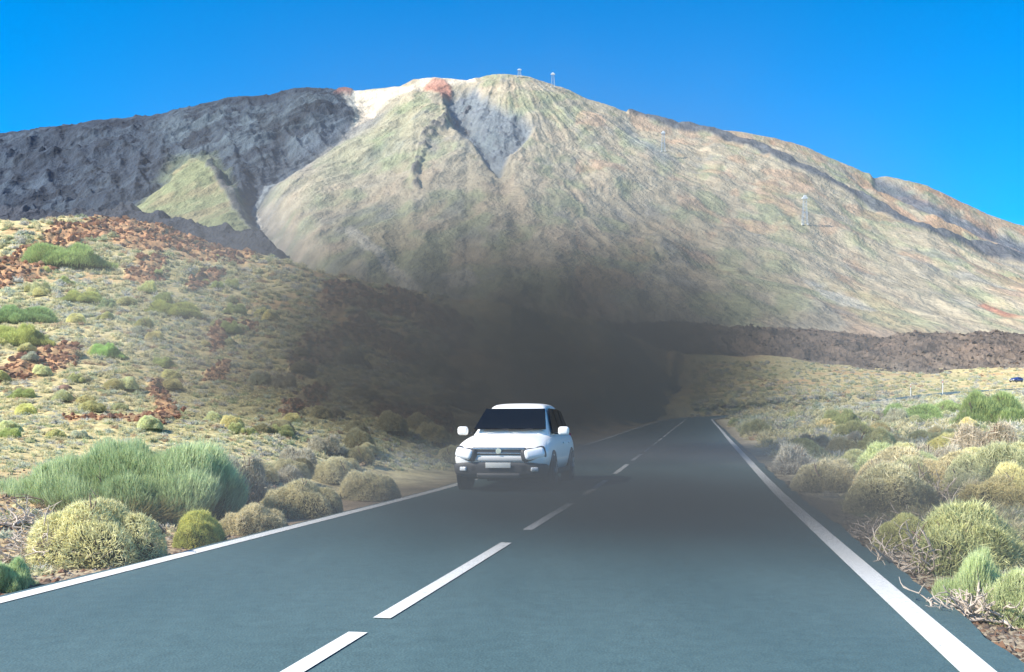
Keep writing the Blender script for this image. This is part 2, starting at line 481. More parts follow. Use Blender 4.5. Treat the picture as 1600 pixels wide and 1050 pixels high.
band2 = poly_in(mpx + wx * 5, mpy + wy * 4, [(1360, 268), (1410, 286), (1450, 305), (1520, 345), (1640, 385), (1640, 405), (1560, 378), (1480, 345), (1420, 315), (1370, 288)], 4)
MZn = MZ0
orange = np.clip(poly_in(qx, qy, [(1180, 215), (1290, 240), (1400, 330), (1500, 370), (1640, 395), (1640, 350), (1450, 285), (1340, 262), (1240, 222)], 8) * sstep(-0.15, 0.3, fbm(MX / 120, MZ0 / 90, 4, 18)) + 0.6 * sstep(0.12, 0.4, fbm(MX / 90, MZ0 / 70, 4, 19)) * (mpx > 900), 0, 1)
pale = np.maximum(poly_in(qx, qy, [(1275, 450), (1310, 452), (1352, 478), (1375, 495), (1358, 502), (1318, 492), (1285, 470)], 3), poly_in(qx, qy, [(1250, 425), (1290, 440), (1270, 448)], 3)) * 0.85
pale = np.maximum(pale, poly_in(qx, qy, [(1310, 395), (1330, 400), (1325, 422), (1312, 410)], 3) * 0.4)
pale = np.maximum(pale, 1 - sstep(6, 14, seg_dist(qx, qy, [(545, 368), (590, 400), (650, 445)])))
pale = np.maximum(pale, poly_in(qx, qy, [(690, 415), (730, 410), (745, 440), (700, 445)], 5))
yel = poly_in(qx, qy, [(1330, 440), (1400, 470), (1480, 520), (1370, 524), (1340, 500)], 12) * 0.6
redr = poly_in(qx, qy, [(1530, 475), (1548, 464), (1570, 480), (1610, 490), (1610, 505), (1570, 498)], 4)
scree = poly_in(qx, qy, [(970, 185), (1005, 215), (1060, 250), (1040, 262), (985, 230)], 10)
print('mountain colour')
A = fbm(MX / 75, MZ0 / 85, 5, 61); B = fbm(MX / 17, MZ0 / 19, 4, 62); D = fbm(ang * 34, rad / 200, 4, 63) * 0.6 + 0.4 * fbm(MX / 45, MZ0 / 50, 4, 65); E = fbm(MX / 300, MY / 400, 3, 64)
MC = np.zeros(MX.shape + (3,)) + np.array([0.36, 0.31, 0.22])
MC = mixc(MC, sstep(-0.1, 0.35, A + 0.4 * E) * 0.75, (0.27, 0.29, 0.17))
MC = mixc(MC, sstep(0.0, 0.4, D) * 0.55, (0.38, 0.29, 0.20))
MC = mixc(MC, sstep(0.1, 0.5, -D + 0.3 * E) * 0.6, (0.21, 0.21, 0.195))
green = poly_in(qx, qy, [(520, 215), (600, 172), (640, 165), (670, 200), (640, 250), (560, 275), (480, 300)], 25)
MC = mixc(MC, green * 0.55 * (0.6 + 0.4 * A), (0.225, 0.275, 0.14))
MC = mixc(MC, orange * 0.7, (0.42, 0.25, 0.16))
MC = mixc(MC, scree * 0.6, (0.20, 0.23, 0.24))
MC = mixc(MC, sstep(0.2, 0.42, B * 0.7 + A * 0.3) * 0.28, (0.12, 0.11, 0.10))
MC = mixc(MC, yel * (0.5 + 0.5 * B), (0.42, 0.40, 0.22))
LC = np.zeros(MC.shape) + np.array([0.062, 0.072, 0.090])  # blue of the distance haze is put into the lava colour
LC = mixc(LC, sstep(-0.1, 0.4, D) * 0.55, (0.12, 0.138, 0.155))
LC = mixc(LC, sstep(0.05, 0.4, A) * 0.5, (0.030, 0.031, 0.040))
LC = mixc(LC, sstep(0.05, 0.3, B) * 0.5, (0.028, 0.028, 0.034))
screeL = poly_in(qx, qy, [(240, 185), (330, 170), (520, 150), (545, 180), (470, 228), (420, 240), (330, 235), (290, 240), (270, 215)], 22)
LC = mixc(LC, screeL * sstep(-0.35, 0.3, D) * 0.8, (0.155, 0.175, 0.18))
MC = MC * (1 - lava[..., None]) + LC * lava[..., None]
MC = mixc(MC, cone, (0.205, 0.215, 0.115)); 
MC = mixc(MC, cone * sstep(0.0, 0.4, D + 0.4 * A) * 0.6, (0.26, 0.20, 0.12))
MC = mixc(MC, lavalow, (0.075, 0.072, 0.08))
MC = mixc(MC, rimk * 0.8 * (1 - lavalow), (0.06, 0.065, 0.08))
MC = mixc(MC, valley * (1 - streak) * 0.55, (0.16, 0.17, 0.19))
MC = mixc(MC, streak * 0.9 * (1 - lavalow), (0.34, 0.33, 0.31))
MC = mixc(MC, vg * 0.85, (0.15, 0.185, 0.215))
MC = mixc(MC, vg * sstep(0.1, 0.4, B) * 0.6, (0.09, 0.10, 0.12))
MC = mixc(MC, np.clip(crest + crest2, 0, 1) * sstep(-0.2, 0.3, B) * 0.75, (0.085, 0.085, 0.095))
MC = mixc(MC, np.clip(white, 0, 1) * (0.92 - 0.3 * sstep(0.1, 0.5, B)), (0.66, 0.55, 0.41))
MC = mixc(MC, np.clip(redtop, 0, 1) * 0.8, (0.40, 0.17, 0.12))
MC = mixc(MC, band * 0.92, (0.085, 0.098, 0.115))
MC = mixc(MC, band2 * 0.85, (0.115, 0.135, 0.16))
MC = mixc(MC, np.clip(pale, 0, 1) * sstep(-0.5, 0.1, A), (0.46, 0.42, 0.33))
MC = mixc(MC, redr * 0.8, (0.45, 0.20, 0.13))
MC = np.where(lava[..., None] + lavalow[..., None] > 0.5, MC * np.array([0.66, 0.78, 0.90]), MC * np.array([1.15, 1.18, 1.20]))
MC = MC * (1 + 0.20 * B[..., None] + 0.10 * D[..., None])
hz_fade = 1.0
# relief
edge = sstep(0.0, 0.06, SS) 
keep = 1 - sstep(0.93, 1.0, np.where(SS > 1, 1.0, SS)) * 0.85
rel = (gul - 0.5) * (11 + 18 * lava) * keep + (gul2 - 0.5) * (5 + 5 * lava) * keep
rel += (fbm(MX / 230, MZ0 / 190, 4, 191) * 38 + ridged(MX / 150 + MZ0 / 200, MZ0 / 170, 4, 192) * 40 - 20) * lava * keep
rel += fbm(MX / 140, MZ0 / 170, 4, 193) * 26 * keep * (1 - lava)
rel += fbm(MX / 50, MZ0 / 50, 5, 91, 0.55) * (4 + 4 * lava + 6 * band)
rel += -valley * 48 * keep - gull * 14 * keep * (1 - 0.5 * sstep(300, 420, mpy)) - vg * 22 * keep + rimk * 6 + crest * 15 * (0.6 + B) - 16 * band2 + band * 12
rel += redtop * 6 + sstep(0.2, 0.5, B) * (4 * lava + 9 * crest2 + 6 * vg)
lowr = lavalow * (12 + 22 * ridged(MX / 60, MY / 60, 4, 44))
MZ = MZ0 + (rel + lowr) * edge
M_mtn = mat_earth('mountain_rock', 0.030, 0.12, 0.25, 0.65, 7.0, ys=0.3)
mo = mobj('mountain', make_mesh('mountain', np.stack([MX, MY, MZ], -1).reshape(-1, 3), [grid_faces(*MX.shape)], np.clip(MC, 0.01, 0.9).reshape(-1, 3)), M_mtn)
tag(mo, kind='structure')

# ------------------------------------------------------------------ lava ridge across the plain
lu = np.linspace(0.02, 0.75, 1000)
ls = np.linspace(0, 1.5, 150)
LU, LS = np.meshgrid(lu, ls)
LY = 345 + 110 * LS
topv = np.interp(LU, pu([830, 900, 1000, 1100, 1200, 1280, 1330, 1380, 1430, 1470, 1500, 1530, 1560, 1590, 1650, 1800, 2000]), pv([535, 505, 503, 509, 514, 516, 521, 526, 518, 521, 524, 519, 518, 520, 522, 526, 530]))
ztop = CAM_H + topv * (345 + 110)
zfoot = np.interp(LU, pu([800, 1200, 1300, 1400, 1500, 1700, 2000]), [16.0, 17.5, 17.0, 17.0, 16.5, 16.5, 16.5]) 
lz = np.where(LS < 1, zfoot + (ztop - zfoot) * (sstep(0, 1, LS) * 0.55 + 0.45 * LS), ztop - 30 * (LS - 1))
LX = LU * LY
zfoot = zfoot
lz = lz + fbm(LX / 16, LX * 0 + 3.3, 3, 222) * 3.5 * np.exp(-(LS / 0.25) ** 2)
rubble = ridged(LX / 7, LY / 9, 5, 14, 0.6) - 0.5
lz = lz + rubble * 3.4 * sstep(0.03, 0.25, LS) + fbm(LX / 25, LY / 25, 3, 15) * 1.5 * sstep(0, .2, LS)
la = fbm(LX / 12, LY / 12, 5, 16); lb = fbm(LX / 3, LY / 3, 3, 17)
LCc = np.zeros(LX.shape + (3,)) + np.array([0.20, 0.155, 0.12])
LCc = mixc(LCc, sstep(0, .4, la) * 0.7, (0.10, 0.085, 0.075))
LCc = mixc(LCc, sstep(0.1, .5, -la) * 0.5, (0.28, 0.20, 0.145))
LCc = mixc(LCc, (1 - sstep(0.05, 0.5, LS + la * 0.3)) * 0.55, (0.26, 0.24, 0.19))
LCc = mixc(LCc, 1 - sstep(1000, 1150, 800 + F * LU), (0.07, 0.065, 0.06))
LCc *= (1 + 0.3 * lb[..., None])
tag(mobj('lava_ridge', make_mesh('lava_ridge', np.stack([LX, LY, lz], -1).reshape(-1, 3), [grid_faces(*LX.shape)], LCc.reshape(-1, 3)), mat_earth('lava_rubble', 0.5, 2.0, 0.35, 0.8, 0.6)), kind='structure')
#PART2
# ------------------------------------------------------------------ vegetation
print('plants')
m, t, b = mat_new('foliage')
b.inputs['Roughness'].default_value = 0.75
b.inputs['Specular IOR Level'].default_value = 0.2
at = t.nodes.new('ShaderNodeAttribute'); at.attribute_name = 'Col'
oi = t.nodes.new('ShaderNodeObjectInfo')
mx = t.nodes.new('ShaderNodeVectorMath'); mx.operation = 'MULTIPLY'
t.links.new(at.outputs['Color'], mx.inputs[0]); t.links.new(oi.outputs['Color'], mx.inputs[1])
t.links.new(mx.outputs[0], b.inputs['Base Color'])
tr = t.nodes.new('ShaderNodeBsdfTranslucent'); t.links.new(mx.outputs[0], tr.inputs['Color'])
ms = t.nodes.new('ShaderNodeMixShader'); ms.inputs[0].default_value = 0.38
out = t.nodes['Material Output']
t.links.new(b.outputs[0], ms.inputs[1]); t.links.new(tr.outputs[0], ms.inputs[2]); t.links.new(ms.outputs[0], out.inputs['Surface'])
M_leaf = m
M_twig = mat_plain('dry_wood', (0.52, 0.44, 0.36), 0.9, noise=0.3, nscale=9)
M_stem = mat_plain('woody_stem', (0.19, 0.14, 0.10), 0.9, noise=0.3, nscale=9)

def unit(v): return v / np.maximum(np.linalg.norm(v, axis=-1, keepdims=True), 1e-9)

def blades(P, D, L, W, col, rng, bend=0.25):
    """tapered leaf blades from P along D: 5 verts, a quad and a tip triangle each"""
    n = len(P)
    D = unit(D)
    rnd = rng.normal(size=(n, 3)); side = unit(np.cross(D, rnd))
    L = np.asarray(L).reshape(-1, 1) * np.ones((n, 1)); W = np.asarray(W).reshape(-1, 1) * np.ones((n, 1))
    bd = unit(rng.normal(size=(n, 3))) * L * bend
    a = P - side * W; b_ = P + side * W
    mid = P + D * L * 0.55 + bd * 0.3
    c = mid + side * W * 0.8; d = mid - side * W * 0.8
    e = P + D * L + bd
    V = np.stack([a, b_, c, d, e], 1).reshape(-1, 3)
    k = (np.arange(n) * 5)[:, None]
    q = k + np.array([[0, 1, 2, 3]]); tr3 = k + np.array([[3, 2, 4]])
    tone = np.array([0.7, 0.7, 1.0, 1.0, 1.1])  # blade colour darker at the base, lighter at the tip
    Cc = (col[:, None, :] * np.stack([tone] * 3, -1)[None]).reshape(-1, 3)
    return V, q, tr3, Cc

def lobes_surface(lobes, n, rng, zmin=0.02):
    """points on the outside of a union of ellipsoid domes"""
    A = np.array([l[3] * l[4] + l[2] * l[4] + l[2] * l[3] for l in [(0, 0, *q[2:]) for q in lobes]])
    pts = []; nor = []
    k = rng.choice(len(lobes), size=int(n * 2.2), p=A / A.sum())
    v = unit(rng.normal(size=(len(k), 3))); v[:, 2] = np.abs(v[:, 2])
    Lb = np.array(lobes, float)
    c = np.stack([Lb[k, 0], Lb[k, 1], np.zeros(len(k))], 1); rr = Lb[k, 2:5]
    p = c + v * rr
    nn = unit(v / rr)
    ok = p[:, 2] > zmin
    for i, l in enumerate(lobes):
        d = ((p[:, 0] - l[0]) / l[2]) ** 2 + ((p[:, 1] - l[1]) / l[3]) ** 2 + (p[:, 2] / l[4]) ** 2
        ok &= (d > 0.90) | (k == i)
    p = p[ok][:n]; nn = nn[ok][:n]
    return p, nn

def dome_core(lobes, f, col, rng, nu=18, nv=7):
    Vs, Fs, k = [], [], 0
    for l in lobes:
        th = np.linspace(0, 2 * np.pi, nu, endpoint=False); ph = np.linspace(0, np.pi / 2 * 0.96, nv)
        T, Pp = np.meshgrid(th, ph)
        rj = f * (1 + 0.05 * rng.normal(size=T.shape) + 0.04 * fbm(np.cos(T) * 1.1 + l[0] * 2.2 + l[4], np.sin(T) * 1.1 + Pp, 3, 7))
        V = np.stack([l[0] + l[2] * rj * np.cos(T) * np.cos(Pp), l[1] + l[3] * rj * np.sin(T) * np.cos(Pp), l[4] * rj * np.sin(Pp) - 0.08], -1).reshape(-1, 3)
        i = np.arange(nu * nv).reshape(nv, nu); j = np.roll(i, -1, 1)
        Fq = np.stack([i[:-1], j[:-1], j[1:], i[1:]], -1).reshape(-1, 4)
        Vs.append(V); Fs.append(Fq + k); k += len(V)
    V = np.concatenate(Vs); F4 = np.concatenate(Fs)
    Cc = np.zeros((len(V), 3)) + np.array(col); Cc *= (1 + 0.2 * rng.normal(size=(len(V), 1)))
    return V, F4, Cc

def bush_data(lobes, n, L, W, style, rng, core=0.74, base=(1, 1, 1), alt=(1, 1, 1), corecol=(0.30, 0.26, 0.2), clump=3.4):
    p, nn = lobes_surface(lobes, n, rng)
    cl = fbm(p[:, 0] * clump + p[:, 2] * 1.7, p[:, 1] * clump - p[:, 2], 3, int(rng.integers(99)))
    p = p * (1 + 0.26 * cl[:, None]) 
    Ls = L * (0.5 + 1.0 * rng.random(len(p))) * (1 + 0.5 * cl)
    if style == 'broom':
        D = nn * 0.55 + np.array([0, 0, 1.0]) + rng.normal(size=p.shape) * 0.16
    elif style == 'cushion':
        D = nn + rng.normal(size=p.shape) * 0.55
    else:
        D = nn * 0.7 + np.array([0, 0, 0.4]) + rng.normal(size=p.shape) * 0.5
    lng = rng.random(len(p)) < 0.06; Ls = np.where(lng, Ls * 2.1, Ls)
    D = unit(D)
    st = p - D * Ls[:, None] * 0.62
    mixv = np.clip(0.5 + 0.9 * cl + 0.25 * rng.normal(size=len(p)), 0, 1)[:, None]
    col = np.array(base) * (1 - mixv) + np.array(alt) * mixv
    col = col * (1 + 0.14 * rng.normal(size=(len(p), 1)))
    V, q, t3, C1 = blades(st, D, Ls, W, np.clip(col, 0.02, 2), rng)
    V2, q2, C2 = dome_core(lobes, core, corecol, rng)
    return np.concatenate([V, V2]), [np.concatenate([q, q2 + len(V)]), t3], np.concatenate([C1, C2])

def tubes(paths, rad, sides=4):
    Vs, Fs, k = [], [], 0
    for path, r0 in zip(paths, rad):
        path = np.array(path, float); n = len(path)
        d = unit(np.gradient(path, axis=0))
        s = unit(np.cross(d, np.array([0.31, 0.22, 0.92]))); u2 = np.cross(d, s)
        rr = r0 * np.linspace(1, 0.35, n)[:, None]
        ring = [path + (s * math.cos(a) + u2 * math.sin(a)) * rr for a in np.linspace(0, 2 * np.pi, sides, endpoint=False)]
        V = np.stack(ring, 1).reshape(-1, 3)
        i = np.arange(n * sides).reshape(n, sides); j = np.roll(i, -1, 1)
        Vs.append(V); Fs.append(np.stack([i[:-1], j[:-1], j[1:], i[1:]], -1).reshape(-1, 4) + k); k += len(V)
    return np.concatenate(Vs), np.concatenate(Fs)

def twig_paths(n, R0, H0, rng, flat=False):
    paths, rad = [], []
    for i in range(n):
        a = rng.random() * 6.283; x, y, z = rng.normal(size=3) * [R0 * 0.25, R0 * 0.25, 0]
        el = rng.uniform(0.0, 0.6) if flat else rng.uniform(0.2, 1.4)
        L = R0 * rng.uniform(0.5, 1.1) if flat else H0 * rng.uniform(0.6, 1.2)
        d = np.array([math.cos(a) * math.cos(el), math.sin(a) * math.cos(el), math.sin(el)])
        p = np.array([x, y, 0.03]); path = [p.copy()]
        for k in range(6):
            d = unit(d + rng.normal(size=3) * 0.32); d[2] = max(d[2], -0.12)
            p = p + d * L / 6; p[2] = max(p[2], 0.015); path.append(p.copy())
            if k in (1, 3, 4):
                q = p.copy(); dd = unit(d + rng.normal(size=3) * 0.9); sub = [q.copy()]
                for _ in range(3):
                    dd = unit(dd + rng.normal(size=3) * 0.3); q = q + dd * L / 9; q[2] = max(q[2], 0.012); sub.append(q.copy())
                paths.append(sub); rad.append(0.007)
        paths.append(path); rad.append(rng.uniform(0.009, 0.02))
    return paths, rad

rp = np.random.default_rng(5)
STEM = {}
def proto(name, lobes, n, L, W, style, **kw):
    V, Fc, Cc = bush_data(lobes, n, L, W, style, rp, **kw)
    me = make_mesh(name, V, Fc, np.clip(Cc, 0, 1.5), smooth=False); me.materials.append(M_leaf)
    R_ = max(l[2] for l in lobes); H_ = max(l[4] for l in lobes)
    pt, rd = twig_paths(16, R_ * 0.8, H_ * 0.95, rp)
    Vt, Ft = tubes(pt, rd, 4)
    ms_ = make_mesh(name + '_stem', Vt, [Ft], smooth=True); ms_.materials.append(M_stem)
    return me, ms_

one = [(0, 0, 0.5, 0.5, 0.42)]
rl_ = np.random.default_rng(3)
def subl(base, n):
    out_ = list(base)
    for _ in range(n):
        a_ = rl_.random() * 6.283; r_ = rl_.uniform(0.12, 0.42); q_ = rl_.uniform(0.10, 0.19)
        out_.append((r_ * math.cos(a_), r_ * math.sin(a_), q_, q_ * rl_.uniform(.8, 1.2), min(0.46, (0.50 - r_ * 0.75) * rl_.uniform(0.8, 1.15))))
    return out_
multi = [(0, 0, 0.36, 0.34, 0.42), (-0.25, 0.1, 0.26, 0.3, 0.3), (0.27, -0.06, 0.25, 0.28, 0.33), (0.05, -0.24, 0.28, 0.22, 0.27)]
multi2 = [(-0.12, 0, 0.34, 0.34, 0.36), (0.22, 0.12, 0.28, 0.26, 0.42), (0.3, -0.15, 0.2, 0.22, 0.24), (-0.36, -0.08, 0.17, 0.2, 0.2)]
G1 = dict(base=(0.42, 0.46, 0.26), alt=(0.76, 0.76, 0.48))
Y1 = dict(base=(0.66, 0.60, 0.35), alt=(0.98, 0.90, 0.62))
S1 = dict(base=(0.58, 0.54, 0.44), alt=(0.82, 0.77, 0.64))
multi = subl(multi, 8); multi2 = subl(multi2, 8); one = subl([(0, 0, 0.43, 0.43, 0.38)], 9)
PROTO = {
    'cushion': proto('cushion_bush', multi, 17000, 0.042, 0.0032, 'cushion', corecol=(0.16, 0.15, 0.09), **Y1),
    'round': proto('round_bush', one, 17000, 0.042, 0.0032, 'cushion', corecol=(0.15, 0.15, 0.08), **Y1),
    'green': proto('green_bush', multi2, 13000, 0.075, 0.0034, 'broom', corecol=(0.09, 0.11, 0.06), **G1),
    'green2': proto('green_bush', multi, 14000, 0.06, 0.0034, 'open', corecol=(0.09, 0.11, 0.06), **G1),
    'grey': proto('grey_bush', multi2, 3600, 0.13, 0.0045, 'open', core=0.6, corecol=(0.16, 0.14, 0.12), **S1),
}

def plant(kind, px, py, wpx, hpx, label, cat='bush', group=None, color=(1, 1, 1), name=None, rz=None, depth=1.0):
    """a bush whose foot is where the ground meets that line of sight"""
    h = ground_hit([px], [py])[0]
    if np.isnan(h[0]): return None
    s = wpx * h[1] / F; hh = hpx * h[1] / F
    nm = name or {'cushion': 'cushion_bush', 'round': 'round_bush', 'green': 'broom_bush', 'green2': 'broom_bush', 'grey': 'dry_bush'}[kind]
    fol, stm = PROTO[kind]
    yn = h[1] + s * 0.48 * depth
    e = empty(nm, (h[0] * yn / h[1], yn, h[2] - 0.03), rz if rz is not None else random.uniform(0, 6.28))
    e.location.z = float(terr(np.array([e.location.x]), np.array([e.location.y]))[0]) - 0.02
    e.scale = (s, s * depth, hh / 0.42)
    tag(e, label, cat, group)
    f = bpy.data.objects.new('foliage', fol); COL.objects.link(f); f.parent = e; f.color = (*color, 1)
    if s > 0.3:
        k = bpy.data.objects.new('branches', stm); COL.objects.link(k); k.parent = e
    return e

# the big broom on the left: its own mesh
def big_broom():
    rng = np.random.default_rng(21)
    lobes = [(-1.35, 0.1, 0.75, 0.8, 0.62), (-0.75, 0.4, 0.95, 1.0, 0.95), (0.1, 0.5, 1.1, 1.1, 1.22), (0.85, 0.6, 0.9, 1.0, 1.14), (1.2, 0.0, 0.62, 0.7, 0.72),
             (0.45, -0.35, 0.8, 0.6, 0.78), (-0.4, -0.35, 0.85, 0.6, 0.66), (-1.0, -0.3, 0.7, 0.5, 0.50), (1.45, 0.7, 0.4, 0.6, 0.75)]
    h = ground_hit([185], [818])[0]
    e = empty('broom_bush', (h[0] - 0.42, h[1] + 0.75, 0)); e.scale = (0.90, 0.9, 0.88)
    e.location.z = float(terr(np.array([h[0]]), np.array([h[1] + 0.75]))[0]) - 0.03
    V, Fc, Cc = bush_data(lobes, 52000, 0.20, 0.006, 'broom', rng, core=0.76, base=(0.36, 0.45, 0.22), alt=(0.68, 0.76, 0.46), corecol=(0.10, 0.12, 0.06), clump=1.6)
    # long bare stems with brownish green lower shoots show under the skirt
    p, nn = lobes_surface(lobes, 9000, rng, 0.0)
    k = p[:, 2] < 0.42
    p, nn = p[k], nn[k]
    P0 = p * [0.8, 0.8, 0.15]; D0 = p - P0 + np.array([0, 0, 0.05])
    V2, q2, t2, C2 = blades(P0, D0, 0.45, 0.007, np.array([0.25, 0.23, 0.11]) * (1 + 0.25 * rng.normal(size=(len(p), 1))), rng, 0.12)
    nV = len(V)
    f = mobj('foliage', make_mesh('foliage', np.concatenate([V, V2]), [np.concatenate([Fc[0], q2 + nV]), np.concatenate([Fc[1], t2 + nV])], np.clip(np.concatenate([Cc, C2]), 0, 1.5), smooth=False), M_leaf, e)
    pt, rd = twig_paths(40, 1.3, 0.8, rng)
    Vt, Ft = tubes(pt, rd, 5)
    mobj('branches', make_mesh('branches', Vt, [Ft]), M_stem, e)
    tag(e, 'widest bush, a spreading light green broom left of the road', 'bush')
    return e
big_broom()

def dead_bush(px, py, wpx, hpx, label, n=34, flat=True, seed=0):
    rng = np.random.default_rng(seed)
    h = ground_hit([px], [py])[0]
    R_ = wpx * h[1] / F * 0.55; H_ = hpx * h[1] / F
    pt, rd = twig_paths(n, R_, H_, rng, flat)
    Vt, Ft = tubes(pt, rd, 5)
    o = mobj('dead_bush', make_mesh('dead_bush', Vt, [Ft]), M_twig, None, (h[0], h[1] + R_ * 0.3, 0))
    o.location.z = float(terr(np.array([o.location.x]), np.array([o.location.y]))[0])
    tag(o, label, 'dead bush')
dead_bush(50, 880, 190, 40, 'heap of grey dead twigs on the gravel below the widest bush', 60, True, 1)
dead_bush(20, 825, 90, 40, 'small tangle of bleached twigs at the left edge of the photo', 30, True, 2)
dead_bush(1475, 790, 130, 50, 'pale dead branches sticking up behind the round bush at the right line', 34, False, 3)
dead_bush(1372, 845, 80, 12, 'brown dead sprigs at the foot of the round bush by the right line', 40, True, 4)
dead_bush(1450, 895, 170, 20, 'long grey fallen twigs on the right verge, below the dead branches', 60, True, 5)
dead_bush(1540, 975, 150, 18, 'fallen brown twigs at the asphalt edge, nearest on the right', 60, True, 6)
dead_bush(1465, 845, 150, 20, 'dry twigs lying between the yellow bush and the asphalt', 40, True, 7)

plant('cushion', 150, 893, 225, 108, 'pale yellow-green cushion bush right beside the left white line', color=(1.0, 1.04, .9), rz=0.3)
plant('green2', 305, 858, 105, 54, 'small mossy green bush between the pale cushion bush and the left line', color=(1.15, 1.1, .6))
plant('cushion', 395, 838, 110, 50, 'pale dusty bush at the left line, past the small mossy green bush', color=(1, .98, .95))
plant('green', 12, 928, 90, 45, 'dark green bush cut off by the lower left corner', color=(.85, 1.0, .85))
plant('cushion', 470, 812, 130, 62, 'broad grey-green cushion bush by the left line in front of the added dark volume', color=(.9, .9, .85))
plant('grey', 385, 790, 90, 70, 'grey twiggy bush at the right end of the widest bush', color=(.8, .8, .75))
plant('round', 580, 785, 105, 46, 'rounded bush by the left line nearest to the white car', color=(.8, .8, .75))
plant('round', 520, 760, 90, 40, 'rounded bush on the bank behind the broad grey-green cushion bush', color=(.85, .85, .8))
plant('green', 110, 425, 125, 30, 'flat dark green bush below the red rock outcrop on the hill', color=(.75, .9, .6), depth=.6)
plant('green', 30, 508, 95, 24, 'dark green bush at the left edge, halfway up the hill', color=(.65, .85, .6), depth=.6)
plant('green', 35, 545, 110, 28, 'olive bush low on the hill, just under the dark green one', color=(.85, .9, .5), depth=.6)
plant('green', 125, 475, 60, 16, 'yellowish green bush alone in the middle of the hill', color=(1, 1, .6), depth=.7)
plant('green', 265, 497, 90, 22, 'olive bush on the hill left of the dark cave', color=(.95, .95, .5), depth=.7)
plant('green', 170, 563, 50, 20, 'small bright green bush with a dark shadow on the lower hill', color=(.8, 1.1, .6))
plant('cushion', 1385, 806, 165, 80, 'large rounded pale bush beside the right white line', color=(.98, 1, .95), rz=1.1)
plant('round', 1285, 772, 110, 52, 'dimmed round bush at the right line, next to the large pale one', color=(.85, .85, .85))  # lowered tint: the dark oval's dimming is put into the colour
plant('grey', 1240, 742, 90, 44, 'grey bush at the right line, farthest of those touching the verge', color=(.8, .8, .8))
plant('green2', 1500, 905, 240, 105, 'wide yellow-green bush with a brown hollow in its top, right verge', color=(1.12, 1.1, .92))
plant('green', 1520, 960, 120, 82, 'bright green tuft bush in front of the wide yellow-green bush', color=(.95, 1.05, .88))
plant('green2', 1590, 985, 110, 85, 'green bush cut off by the lower right edge', color=(1.05, 1.1, .95))
plant('cushion', 1420, 865, 110, 60, 'pale green bush hanging over the verge under the large pale bush', color=(1.02, 1.1, .85))
plant('grey', 1550, 728, 120, 65, 'brownish dry round bush at the right edge, in the middle distance', color=(1, .93, .85))
plant('round', 1478, 722, 85, 42, 'bright yellow bush standing in the grey scrub on the right', color=(1, 1.02, .78))
plant('green', 1545, 668, 135, 48, 'largest dark green bush on the plain at the right', color=(.72, .85, .55), depth=.6)
plant('green', 1410, 664, 110, 28, 'dark green bush with a black shadow, left of the largest one', color=(.62, .8, .5), depth=.6)
plant('green2', 1480, 650, 80, 22, 'mid green bush between the two dark green ones', color=(.8, .95, .65), depth=.6)
plant('round', 1590, 800, 110, 70, 'yellow bush cut off by the right edge, at mid height', color=(1.02, 1.03, .8))
plant('grey', 1500, 770, 110, 50, 'grey twiggy bush just beside the pale rock', color=(1.05, 1.05, 1.05))
plant('green', 1320, 672, 80, 26, 'dim olive bush at the edge of the added dark volume on the right', color=(.7, .75, .55), depth=.6)

# rocks
def boulder(px, py, wpx, hpx, label, col, seed):
    h = ground_hit([px], [py])[0]
    rng = np.random.default_rng(seed)
    bm = bpy.data.meshes.new('boulder')
    import bmesh
    b2 = bmesh.new(); bmesh.ops.create_icosphere(b2, subdivisions=4, radius=1)
    dirs = unit(rng.normal(size=(14, 3))); offs = rng.uniform(0.6, 0.9, 14)
    for v in b2.verts:
        c = np.array(v.co)
        for d, o_ in zip(dirs, offs):
            k = c @ d
            if k > o_: c = c - d * (k - o_) * 0.9
        v.co = Vector(c * (1 + 0.05 * float(fbm(np.array(c[0] * 4 + seed), np.array(c[1] * 4 + c[2] * 3), 3, seed))))
    b2.to_mesh(bm); b2.free()
    for p in bm.polygons: p.use_smooth = True
    s = wpx * h[1] / F / 2
    o = mobj('boulder', bm, mat_plain('boulder', col, 0.9, noise=0.3, nscale=3), None, (h[0], h[1] + s, h[2] + s * 0.15))
    o.scale = (s, s * 0.8, hpx * h[1] / F / 1.3)
    tag(o, label, 'rock')
boulder(1545, 762, 34, 16, 'smooth pale tan rock among the grey bushes at the right', (0.62, 0.52, 0.42), 3)
boulder(1400, 842, 20, 9, 'small reddish stone below the large pale bush on the right', (0.36, 0.24, 0.18), 4)
boulder(95, 612, 26, 12, 'brown rock on the lower left slope', (0.22, 0.13, 0.09), 5)

# loose bushes nothing in the photo tells apart
rs = np.random.default_rng(77)
def scatter_bushes(n, region, kinds, sizes, label, group, colr, pxmax=999):
    made = 0; tries = 0
    while made < n and tries < n * 20:
        tries += 1
        px, py = region(rs)
        h = ground_hit([px], [py])[0]
        if np.isnan(h[0]): continue
        off, _ = road_near(h[None, 0], h[None, 1])
        if -5.4 < off[0] < 5.6: continue
        k = kinds[rs.integers(len(kinds))]
        wm = rs.uniform(*sizes); wp = min(wm * F / h[1], pxmax * rs.uniform(0.5, 1))
        if wp < 5: continue
        c = colr[rs.integers(len(colr))]
        v = 1 + 0.12 * rs.normal()
        plant(k, px, py, wp, wp * rs.uniform(0.36, 0.55), label, 'bush', group, tuple(np.array(c) * v))
        made += 1
def reg_right(r):
    py = 655 + 150 * r.random() ** 1.3; x0 = 1120 + (py - 655) * 1.15
    return r.uniform(x0, 1600), py
def reg_hill(r): return r.uniform(0, 460), r.uniform(390, 690)
def reg_bank(r):
    px = r.uniform(400, 900); return px, r.uniform(520, 760 - max(0, px - 600) * 0.12)
palette = [(1.05, 1.02, .95), (1.08, 1.05, .85), (1, 1.05, .92), (1.02, 1, .98)]
